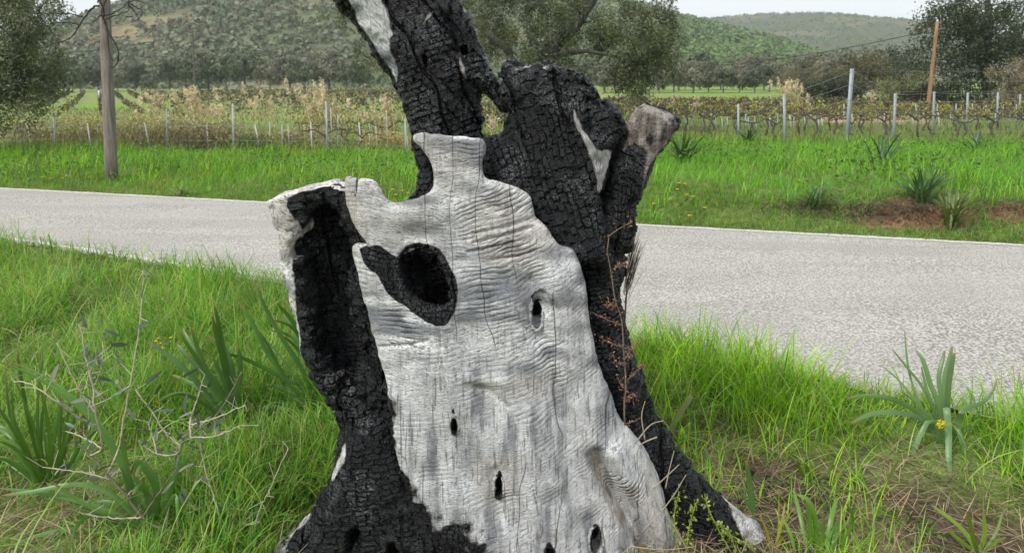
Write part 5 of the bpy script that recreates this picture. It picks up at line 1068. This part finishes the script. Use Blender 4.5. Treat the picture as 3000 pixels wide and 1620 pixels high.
# olive sapling on the left
sp_b = on_g(*c6([(1050, 1362)])[0]); sap = thing('olive_sapling', 'twiggy olive sapling with pale bare twigs and few grey-green leaves on the left', 'sapling', sp_b); o = np.array(sp_b); Yv = sp_b.y
S = [([(1050, 1362), (950, 1332), (850, 1310), (700, 1290), (640, 1270), (600, 1240), (530, 1150), (450, 1060), (380, 980), (330, 930)], .010), ([(700, 1290), (710, 1150), (730, 1050), (760, 940), (800, 905), (900, 820), (960, 740), (1015, 630)], .007), ([(800, 905), (900, 900), (1010, 855)], .004), ([(800, 850), (900, 825), (1030, 770)], .004), ([(450, 1060), (500, 950), (520, 820), (545, 690), (560, 610), (585, 460), (600, 290), (600, 205)], .0055), ([(760, 940), (700, 890), (640, 800), (570, 705)], .0045), ([(380, 980), (430, 940), (400, 800), (390, 700), (360, 570), (345, 470), (330, 430)], .005), ([(400, 800), (345, 720), (300, 640), (240, 510)], .0045), ([(400, 860), (330, 820), (230, 750), (130, 680), (60, 670)], .0045), ([(600, 1240), (480, 1245), (330, 1220)], .005), ([(600, 1240), (680, 1120), (740, 1040)], .006), ([(460, 1080), (340, 1050), (180, 1030)], .004), ([(760, 940), (740, 975), (660, 975), (580, 920)], .0038), ([(660, 975), (640, 900), (620, 840)], .0035), ([(800, 905), (800, 830), (830, 740), (860, 640)], .005), ([(950, 1332), (900, 1160), (860, 1030), (840, 930)], .0045), ([(1050, 1362), (1090, 1210), (1130, 1130), (1210, 950)], .004), ([(430, 950), (350, 905), (280, 880)], .004), ([(500, 1391), (600, 1330), (640, 1290)], .004), ([(450, 1060), (400, 1130), (340, 1210)], .0035), ([(530, 1150), (560, 1110), (500, 1040)], .0035), ([(390, 700), (430, 600), (400, 570)], .0035), ([(360, 700), (375, 640), (405, 570)], .0035), ([(545, 690), (460, 740), (370, 780)], .0035), ([(1090, 1260), (1040, 1270), (1000, 1265)], .003), ([(800, 1220), (860, 1190), (920, 1160)], .003)]
mb = MB(); rg = np.random.default_rng(4); tipsL = []
for i, (L, r_) in enumerate(S):
    dy = 0 if i == 0 else rg.normal() * .10; P = curve_pts(np.array([at(*c6([q])[0], Yv + dy * min(1, j / 2)) for j, q in enumerate(L)]) - o, 26); P[1:-1] += rg.normal(size=P[1:-1].shape) * .0012
    pale_ = np.array([.44, .39, .30]) if i not in (0, 1, 10) else np.array([.16, .15, .09]); mb.tube(P, np.linspace(r_, r_ * .5, 26) * .75, 6, pale_)
    for j in range(3, 26, 2):
        if rg.random() < .75:
            e = P[j] + rg.normal(size=3) * np.array([.03, .02, .025]) + np.array([0, 0, .012]); mb.tube([P[j], e], [r_ * .25, .0009], 4, pale_ * 1.1, False)
            if rg.random() < .8 and i not in (9, 16, 18): tipsL.append((e, P[j]))
obj('stems', mb.mesh('stems', True), M_STEM, sap)
lm = []
for cc_ in ((.10, .145, .10), (.20, .23, .17), (.08, .115, .08)):
    b = MB(); V, F, c = blades(np.zeros((1, 3)), np.array([.055]), np.array([.0135]), np.array([0.]), np.array([.2]), np.array([.35]), 5, np.array([cc_]), .15); b.add(V, F, c); lm.append(b.mesh('leaf', True))
for e, q in tipsL[:190]:
    lf = obj('leaf', lm[rg.integers(0, 3)], M_OLV, sap); lf.location = e; lf.rotation_euler = (rg.normal() * .9, rg.normal() * .9, rg.random() * 6.28); s = .7 + .6 * rg.random(); lf.scale = (s, s, s)
# dry red weed climbing in front of the right flank
wb = Vector((at(1838, 1240, 2.62).x, 2.62, at(1838, 1240, 2.62).z)); wd_ = thing('red_weed', 'dry weed with small red seed heads against the right flank of the stump', 'weed', wb); o = np.array(wb); cw = lambda x, y: (1400 + x * .2876, 900 + y * .2876)
mb = MB(); rd = MB(); rg = np.random.default_rng(6)
def wl_(L, r_, Y=2.60):
    P = curve_pts(np.array([at(x, y, Y + .01 * math.sin(3 * i)) for i, (x, y) in enumerate(L)]) - o, 18); mb.tube(P, np.linspace(r_, r_ * .5, 18), 5, (.16, .12, .085)); return P
main = wl_([cw(1500, 1200), cw(1490, 1000), cw(1510, 800), cw(1490, 500), cw(1480, 300), cw(1460, 100), c2([(2250, 850)])[0], c2([(2230, 700)])[0], c2([(2200, 480)])[0], c2([(2290, 400)])[0], c2([(2350, 370)])[0]], .0035)
br = [[cw(1480, 190), cw(1300, 120), cw(1160, 50)], [cw(1490, 410), cw(1360, 370), cw(1240, 300)], [cw(1490, 420), cw(1580, 390), cw(1690, 330)], [cw(1500, 560), cw(1430, 580), cw(1370, 490)], [cw(1500, 530), cw(1580, 410)], [cw(1510, 760), cw(1600, 660), cw(1690, 590)], [cw(1510, 830), cw(1460, 800), cw(1420, 700)], [cw(1500, 960), cw(1610, 890)], [cw(1490, 1190), cw(1630, 1150)], [c2([(2260, 900)])[0], c2([(2200, 880)])[0]], [c2([(2240, 660)])[0], c2([(2320, 620)])[0]]]
allP = [main[4:]] + [wl_(b, .002) for b in br]
for P in allP:
    for p in P[3:]:
        for _ in range(3 if P is allP[0] else 2):
            if rg.random() < .42:
                n = 3; c = p + rg.normal(size=(n, 3)) * .009; rd.add(*leafquads(c, .011, .005, rg, np.array([(.30, .15, .11), (.38, .23, .17), (.22, .11, .085)])[rg.integers(0, 3, n)]))
obj('stems', mb.mesh('stems', True), M_STEM, wd_); obj('seed_heads', rd.mesh('seed_heads'), M_PETAL, wd_, kind='stuff')
# dry grass plume behind, and thin grey stems at the flank
pb_ = at(1838, 830, 2.95); gp_ = thing('dry_plume', 'grey dry grass plume sticking out right of the stump', 'dry grass', pb_); n = 60; p = np.zeros((n, 3)); mb = MB(); rg = np.random.default_rng(7)
mb.add(*blades(p + rg.normal(size=(n, 3)) * [.008, .008, .05], .12 + .12 * rg.random(n), np.full(n, .005), rg.normal(size=n) * .4, .15 + .25 * rg.random(n), .2 * rg.random(n), 4, np.array([.18, .145, .10]) * (.6 + .8 * rg.random((n, 1))))); mb.tube([(-.05, -.05, -.95), (-.02, -.02, -.4), (0, 0, .02)], .004, 5, (.2, .17, .11)); obj('plume', mb.mesh('plume'), M_DRY, gp_)
db = at(1900, 1400, 2.60); dw = thing('dry_weed', 'thin dry grey stems leaning on the right flank of the stump', 'weed', db); o = np.array(db); mb = MB()
for L in ([(0, 1391), (110, 1100)], [(200, 1320), (490, 1170)], [(190, 1330), (300, 1190), (280, 1080)]):
    pass
for L in ([(1860, 1300), (1905, 1245), (1945, 1232)], [(1890, 1290), (1880, 1220), (1890, 1175)], [(1915, 1430), (1990, 1360)], [(1880, 1560), (1960, 1470), (2010, 1390)], [(2020, 1620), (1960, 1520), (1900, 1470)], [(1925, 1280), (1880, 1300), (1865, 1330)], [(1950, 1430), (1960, 1380), (1975, 1320)], [(1850, 1600), (1940, 1610), (2040, 1600)]):
    P = curve_pts(np.array([at(x, y, 2.58) for x, y in L]) - o, 10); mb = MB(); mb.tube(P, np.linspace(.003, .0015, 10), 5, (.30, .26, .20)); obj('stem', mb.mesh('stem', True), M_STEM, dw)
# light green weed shoots at the root
gb = on_g(2120, 1612); gw = thing('green_weed', 'yellow-green budding weed in front of the right root', 'weed', gb); o = np.array(gb); mb = MB(); lf = MB(); rg = np.random.default_rng(8)
for L in ([(2150, 1630), (2110, 1560), (2080, 1500), (2065, 1450)], [(2160, 1630), (2140, 1570), (2100, 1530)], [(2220, 1625), (2180, 1590), (2120, 1555)], [(1990, 1620), (1975, 1520), (1990, 1440)], [(2010, 1620), (2020, 1540), (2040, 1470)]):
    P = curve_pts(np.array([at(x, y, gb.y - .03) for x, y in L]) - o, 16); mb = MB(); mb.tube(P, np.linspace(.0035, .002, 16), 5, (.25, .29, .06)); obj('stem', mb.mesh('stem', True), M_STEM, gw)
    for p in P[3:]:
        c = p + rg.normal(size=(5, 3)) * .010; lf.add(*leafquads(c, .016, .009, rg, np.array([.26, .34, .05]) * (.7 + .6 * rg.random((5, 1)))))
obj('leaves', lf.mesh('leaves'), M_STRAP, gw)
# flowers
def flower(name, label, px, py, Y, hh, r_, col, n=16, group='yellow flowers', stem=(.12, .2, .05), cat='flower'):
    p = at(px, py, Y); rg = np.random.default_rng(int(px * 7 + py)); mb = MB(); a = np.linspace(0, 2 * math.pi, n, False)
    pos = np.zeros((n, 3)); mb.add(*blades(pos, np.full(n, r_), np.full(n, r_ * .45), a, np.full(n, 1.1), np.full(n, .3), 3, np.tile(col, (n, 1)) * (.85 + .3 * rg.random((n, 1)))))
    mb.tube([(0, 0, 0), (.01, .01, -hh * .5), (.0, .02, -hh)], .0025 if Y < 6 else .005, 5, stem); f = obj(name, mb.mesh(name), M_PETAL, label=label, category=cat, group=group); f.location = p; return f
YEL = (.72, .50, .02)
for px, py, gy, lab in ((118, 695, 760, 'left one of the two yellow flowers at the near road edge'), (143, 686, 758, 'right one of the two yellow flowers at the near road edge')):
    b = on_g(px, gy); flower('yellow_flower', lab, px, py, b.y, at(px, py, b.y).z - b.z, .02, YEL)
for i, (px, py) in enumerate(((462, 992), (470, 1006), (455, 1000), (500, 990), (474, 1021))):
    b = on_g(px, py + 90); flower('yellow_flower', f'small yellow flower in the cluster left of the strap leaves, {ordn(i)} of five', px, py, b.y, at(px, py, b.y).z - b.z, .013, YEL)
far_f_ = [(1990, 538), (1984, 556), (2006, 540), (2012, 572), (2030, 577), (1915, 598), (2065, 610), (2020, 633), (2340, 530), (18, 486), (128, 490), (142, 505), (124, 520), (148, 524), (182, 523), (172, 455), (222, 460), (1178, 560), (1160, 572), (1196, 566), (1150, 556), (482, 530), (290, 505), (2545, 495)]
for i, (px, py) in enumerate(sorted(far_f_)):
    b = on_g(px, py + 22); flower('yellow_flower', f'tiny yellow flower on the far verge, {ordn(i)} from the left', px, py, b.y, max(.05, at(px, py, b.y).z - b.z), .035, YEL, 10, 'yellow flowers on the far verge')
def spike(label, px, top, base, Y, r_=.012):
    z0 = GZ(at(px, base, Y).x, Y); b = at(px, base, Y); b.z = z0; H = at(px, top, Y).z - z0; tb = thing('asphodel_spike', label, 'flower spike', b, 'pinkish white flower spikes'); mb = MB(); mb.tube([(0, 0, 0), (.02, 0, H * .5), (0, 0, H)], .008, 5, (.16, .15, .09)); obj('stem', mb.mesh('stem'), M_STEM, tb)
    rg = np.random.default_rng(int(px)); f = MB(); n = 70; c = rg.normal(size=(n, 3)) * [.035, .03, .0] + np.stack([0 * np.arange(n), 0 * np.arange(n), H * (.80 + .2 * rg.random(n))], 1); f.add(*leafquads(c, .045, .016, rg, np.array([.62, .46, .42]) * (.8 + .4 * rg.random((n, 1))))); obj('blossoms', f.mesh('blossoms'), M_PETAL, tb)
spike('pinkish flower spike seen in the gap between limb and bole', 1444, 338, 420, 9.0)
spike('pinkish white flower spike left of the vineyard reeds', 2035, 280, 440, 15.5)
spike('pinkish white flower spike behind the weathered branch stub', 1968, 278, 440, 16.0)
spike('tall branching white flower spike right of the thick fence post', 2545, 265, 430, 15.8)
# ================================================================== grass, last
M_GRASS = foliage_mat('grass_blades', .48, .26, .4, .28, 2.5)
M_STRAW = foliage_mat('dry_straw', .15, .15, .75, .2, 4)
rg = np.random.default_rng(2024)
def in_view(P, mx=220, my=420):
    # full cover where the photograph looks, thinner for a step to either side
    px, py = pix(P); return (px > -1500) & (px < 4500) & (py < 1620 + my) & (((px > -mx) & (px < 3000 + mx)) | (rg.random(len(P)) < .42))
def near_pts(n):
    x = rg.uniform(-6.4, 5.4, n); y = rg.uniform(1.5, 8.5, n); ok = y < yN(x) + .04 * vnoise(np.stack([x * 3, y * 0, 0 * x], -1), 5) + .13 * sst(-1.15, -1.6, x) * sst(-3.6, -3.3, x); x, y = x[ok], y[ok]
    P = np.stack([x, y, gz(x, y) - .01], 1); P = P[in_view(P)]; return P
G = lambda r_, g, b: np.array([r_, g, b])
def put(name, label, P, h, w_, lean, curl, cols, seg, mat, tip=None, az=None, jit=.35):
    n = len(P); a = rg.random(n) * 2 * math.pi if az is None else az
    c = cols[rg.integers(0, len(cols), n)] * (1 - jit / 2 + jit * rg.random((n, 1))); tc = None if tip is None else np.where((rg.random(n) < .3)[:, None], np.asarray(tip), c)
    mb = MB(); mb.add(*blades(P, h, w_, a, lean, curl, seg, c, 0, tc)); return obj(name, mb.mesh(name), mat, kind='stuff', label=label)
# near verge, lush on the left and along the road, thin over thatch elsewhere
P = near_pts(540000); x, y = P[:, 0], P[:, 1]; s = yN(x) - y; cl = fbm(np.stack([x * 1.6, y * 1.6, 0 * x], -1), 3, 90); cl2 = fbm(np.stack([x * 5, y * 5, 0 * x], -1), 2, 91)
left = sst(.25, -.35, x)
px_, py_ = pix(P)
bare = sst(330, 120, px_) * sst(1430, 1540, py_)
dens = left * (.62 + .4 * cl) * (1 - .9 * bare) + (1 - left) * (sst(.95, .35, s) * (.95 + .3 * cl) + .30 * sst(-.2, .6, cl))
dens = dens * (.55 + .75 * sst(-.4, .5, cl2)) * np.clip((y / 3.4) ** -1.2, .35, 1.5)
k = rg.random(len(P)) < np.clip(dens, 0, 1) * .62; P = P[k]; x, y, s, cl, left = x[k], y[k], s[k], cl[k], left[k]; n = len(P)
edge = sst(.5, .05, s)
h = (.12 + .24 * rg.random(n)) * (1 + .5 * cl) * (1 + .35 * (1 - left) * sst(.9, .3, s)) * (1 - .45 * sst(1.0, 1.3, s) * (1 - left)); foot = np.exp(-(np.maximum(np.abs(x - .05) - .92, 0) ** 2 / .02 + np.maximum(y - 2.86, 0) ** 2 / .02)); h *= 1 - .82 * foot
for a, b in ((940, 1225), (690, 1245), (130, 1425), (450, 1550), (2770, 1315), (2700, 1330), (2850, 1310)):
    c = on_g(a, b); h *= 1 - .55 * np.exp(-((x - c.x + .1) ** 2 + (y - c.y + .12) ** 2) / .06)
h *= 1 - .35 * sst(.25, .0, s)
gl = np.array([(.12, .33, .025), (.155, .39, .03), (.23, .45, .05), (.07, .22, .02), (.36, .44, .12)]); gr = np.array([(.26, .53, .02), (.35, .62, .035), (.18, .42, .02), (.46, .65, .09), (.11, .31, .02)])
isl = rg.random(n) < left
for nm, lab, sel, cols in (('grass_left', 'long green grass on the near verge left of the stump', isl, gl), ('grass_right', 'bright yellow-green grass on the near verge right of the stump', ~isl, gr)):
    m_ = sel; nn = m_.sum(); put('near_grass', lab, P[m_], h[m_], .0034 + .0034 * rg.random(nn), .05 + .45 * rg.random(nn), .35 + 1.25 * rg.random(nn), cols, 4, M_GRASS, (.26, .24, .09))
# long arching blades in paler greens
Q = near_pts(33000); x, y = Q[:, 0], Q[:, 1]; s = yN(x) - y; ft = np.exp(-(np.maximum(np.abs(x - .05) - .92, 0) ** 2 / .02 + np.maximum(y - 2.86, 0) ** 2 / .02))
d = (.5 * sst(.25, -.35, x) + sst(.2, .5, x) * sst(1.0, .35, s)) * (1 - ft); Q = Q[rg.random(len(Q)) < d * .30]; n = len(Q)
put('long_grass', 'long pale arching grass blades on the near verge', Q, .24 + .22 * rg.random(n), .0045 + .004 * rg.random(n), .1 + .4 * rg.random(n), .9 + 1.3 * rg.random(n), np.array([(.36, .47, .13), (.28, .43, .08), (.44, .52, .22), (.22, .36, .06)]), 7, M_GRASS, (.45, .40, .18))
# dry thatch lying on the ground
P = near_pts(154000); x, y = P[:, 0], P[:, 1]; s = yN(x) - y; cl = fbm(np.stack([x * 2.3, y * 2.3, 0 * x], -1), 3, 92); px_, py_ = pix(P)
d = (sst(.0, .5, x) * sst(.3, .7, s) * (.85 + .3 * cl) + .30 * sst(0, -.4, x) + .9 * sst(360, 150, px_) * sst(1400, 1520, py_)) * np.clip((y / 3.2) ** -1.2, .3, 1.6)
k = rg.random(len(P)) < np.clip(d, 0, 1) * .75; P = P[k]; n = len(P); P[:, 2] += .005 + .035 * rg.random(n)
put('dry_thatch', 'brown dry grass thatch lying on the near bank', P, .06 + .14 * rg.random(n), .0022 + .0022 * rg.random(n), 1.0 + .55 * rg.random(n), -.3 + 1.1 * rg.random(n), np.array([(.30, .23, .135), (.20, .15, .09), (.40, .32, .20), (.13, .10, .07), (.24, .20, .13), (.33, .24, .16)]), 3, M_STRAW)
# small broad-leaved herbs in the turf
P = near_pts(18000); x, y = P[:, 0], P[:, 1]; cl = fbm(np.stack([x * 3, y * 3, 0 * x], -1), 3, 93); P = P[(cl > .25)]; n = len(P); C = np.repeat(P, 6, 0) + rg.normal(size=(n * 6, 3)) * [.03, .03, .012] + [0, 0, .03]
mb = MB(); mb.add(*leafquads(C, .022, .015, rg, np.array([(.06, .14, .025), (.09, .17, .04), (.13, .20, .03)])[rg.integers(0, 3, len(C))] * (.7 + .6 * rg.random((len(C), 1))))); obj('ground_herbs', mb.mesh('ground_herbs'), M_GRASS, kind='stuff', label='small leafy herbs in the near turf')
# far verge
n0 = 300000; x = rg.uniform(-19, 19, n0); y = rg.uniform(4.5, 17.6, n0); t = y - yF(x); P = np.stack([x, y, gz(x, y) - .01], 1); ok = (t > -.02 + .06 * vnoise(np.stack([x * 4, 0 * x, 0 * x], -1), 6)) & in_view(P); P = P[ok]; x, y, t = x[ok], y[ok], t[ok]
cl = fbm(np.stack([x * .7, y * .7, 0 * x], -1), 3, 94); cl2 = fbm(np.stack([x * 2.5, y * 2.5, 0 * x], -1), 2, 95)
dm = np.zeros(len(P))
for a, b, rx, ry in ((2690, 630, .62, .40), (2985, 622, .4, .24)):
    c = on_g(a, b); dm = np.maximum(dm, sst(1.2, .7, np.sqrt(((x - c.x) / rx) ** 2 + ((y - c.y) / ry) ** 2) + .1 * cl2))
dens = np.clip((y / 8) ** -.9, .35, 1.3) * (.7 + .35 * cl2) * (1 - .97 * dm) * sst(17.8, 16.6, y + 0 * x)
k = rg.random(len(P)) < np.clip(dens, 0, 1) * .80; P = P[k]; x, y, t, cl, cl2 = x[k], y[k], t[k], cl[k], cl2[k]; n = len(P)
h = (.13 + .22 * rg.random(n)) * (1 + .4 * cl) * (.40 + .60 * sst(.1, 1.2, t)) * (1 + .2 * sst(10, 15, y)) * (1 - .72 * sst(1.8, 2.6, x) * sst(1.0, .55, t))
cols = np.array([(.135, .36, .02), (.18, .43, .025), (.095, .27, .02), (.28, .49, .045), (.065, .19, .02)])
cF = cols[np.clip((rg.normal(size=n) * .9 + 2 + cl * 2.2).astype(int), 0, 4)] * (.75 + .5 * rg.random((n, 1))); yl = sst(.35, .8, fbm(np.stack([x * .9, y * .9, 0 * x], -1), 2, 96)) * sst(0, -3, x); cF = cF * (1 - .5 * yl[:, None]) + np.array([.26, .27, .03]) * .5 * yl[:, None]
mb = MB(); mb.add(*blades(P, h, .006 + .006 * rg.random(n), rg.normal(size=n) * 1.6 + .4, .05 + .4 * rg.random(n), .3 + 1.1 * rg.random(n), 3, cF)); obj('far_grass', mb.mesh('far_grass'), M_GRASS, kind='stuff', label='lush green grass on the verge across the road')
# short turf along the far road edge
n0 = 84000; x = rg.uniform(-17, 14, n0); t = 1.5 * rg.random(n0) ** 1.2 - .04; y = yF(x) + t; P = np.stack([x, y, gz(x, y) - .008], 1); dm = np.zeros(n0)
for a, b, rx, ry in ((2690, 630, .62, .40), (2985, 622, .4, .24)):
    c = on_g(a, b); dm = np.maximum(dm, sst(1.1, .8, np.sqrt(((x - c.x) / rx) ** 2 + ((y - c.y) / ry) ** 2) + .2 * vnoise(np.stack([x * 5, y * 5, 0 * x], -1), 7)))
P = P[in_view(P) & (rg.random(n0) > .95 * dm) & (rg.random(n0) < np.clip((y / 7) ** -1.0, .3, 1))]; n = len(P)
put('short_turf', 'short green turf along the far road edge', P, .04 + .09 * rg.random(n), .005 + .005 * rg.random(n), .1 + .6 * rg.random(n), .3 + 1.2 * rg.random(n), np.array([(.12, .27, .03), (.16, .32, .04), (.09, .20, .03), (.24, .34, .07), (.28, .27, .12)]), 2, M_GRASS)
# dead roots and straw hanging over the bare earth
S_ = []
for a, b, sx, sy, k in ((2640, 612, .75, .16, 900), (2720, 640, .5, .35, 260), (2960, 612, .6, .14, 420), (2340, 606, .6, .12, 300), (2500, 615, .5, .12, 300)):
    c = on_g(a, b); S_.append(np.stack([c.x + rg.normal(size=k) * sx * .5, c.y + rg.normal(size=k) * sy, np.zeros(k)], 1))
P = np.concatenate(S_); P[:, 2] = gz(P[:, 0], P[:, 1]) + .01; n = len(P)
put('bank_straw', 'grey dead roots and straw over the bare earth bank', P, .08 + .18 * rg.random(n), .005 + .004 * rg.random(n), .9 + .6 * rg.random(n), .2 + 1.0 * rg.random(n), np.array([(.20, .16, .11), (.12, .095, .075), (.28, .23, .16), (.08, .065, .05)]), 3, M_STRAW, az=-math.pi / 2 + rg.normal(size=n) * .9)
# leafy weeds in patches on the far verge
n0 = 60000; x = rg.uniform(-15, 14, n0); y = rg.uniform(5, 17, n0); t = y - yF(x); w1 = fbm(np.stack([x * .9, y * .9, 0 * x], -1), 3, 97); ok = (t > .25 + .9 * sst(1.8, 2.6, x)) & (w1 > .12) & (rg.random(n0) < np.clip((y / 8) ** -1, .3, 1)); x, y, w1 = x[ok], y[ok], w1[ok]; P = np.stack([x, y, gz(x, y)], 1); P = P[in_view(P)]; n = len(P)
P[:, 2] += (.04 + .26 * rg.random(n)); mb = MB(); mb.add(*leafquads(P, .05 + .05 * rg.random(n), .022 + .02 * rg.random(n), rg, np.array([(.10, .22, .04), (.07, .16, .035), (.16, .28, .06), (.20, .27, .09)])[rg.integers(0, 4, n)] * (.7 + .6 * rg.random((n, 1))))); obj('verge_weeds', mb.mesh('verge_weeds'), M_GRASS, kind='stuff', label='leafy weeds in patches on the far verge')
# weeds between the vines
n = 25000; y = 16.8 + 40 * rg.random(n) ** 2.0; x = rg.uniform(-.78, .78, n) * y; P = np.stack([x, y, gz(x, y) - .01], 1); s = np.clip(y / 18, .9, 2.6)
cF = np.array([(.13, .19, .035), (.20, .22, .07), (.09, .14, .03), (.26, .24, .12), (.17, .22, .05)])[rg.integers(0, 5, n)] * (.75 + .5 * rg.random((n, 1)))
mb = MB(); mb.add(*blades(P, (.10 + .14 * rg.random(n)) * s ** .5, (.014 + .012 * rg.random(n)) * s, rg.random(n) * 6.28, .1 + .5 * rg.random(n), .3 + .9 * rg.random(n), 2, cF)); obj('field_weeds', mb.mesh('field_weeds'), M_GRASS, kind='stuff', label='pale green weeds between the vine rows')

# charcoal crumbs and bark scraps shed round the foot of the stump
mb = MB(); n = 260; a = rg.random(n) * 2 * math.pi; rr = .75 + .55 * rg.random(n) ** 1.5; x = .08 + np.cos(a) * rr * 1.05; y = 2.85 + np.sin(a) * rr * .6; z = gz(x, y)
for i in range(n):
    sz = .004 + .012 * rg.random() ** 2; c = (.012, .012, .013) if rg.random() < .7 else (.16, .12, .08)
    mb.box((x[i], y[i], z[i] + sz * .6), (sz * (1 + rg.random()), sz, sz * .6), rg.random() * 3, c)
obj('charcoal_crumbs', mb.mesh('charcoal_crumbs'), M_TWIG, kind='stuff', label='charcoal crumbs and bark scraps round the stump foot')

# ================================================================== light haze in the valley air
t = NT('haze_air'); vp = t.node('ShaderNodeVolumePrincipled', {'Color': (.86, .90, .95), 'Density': .00036, 'Anisotropy': .2})
t.l.new(vp.outputs[0], t.out.inputs['Volume'])
mb = MB(); mb.box((0, 640, 62), (1500, 780, 66)); hz = obj('haze', mb.mesh('haze'), t.m, kind='stuff', label='thin haze over the valley')
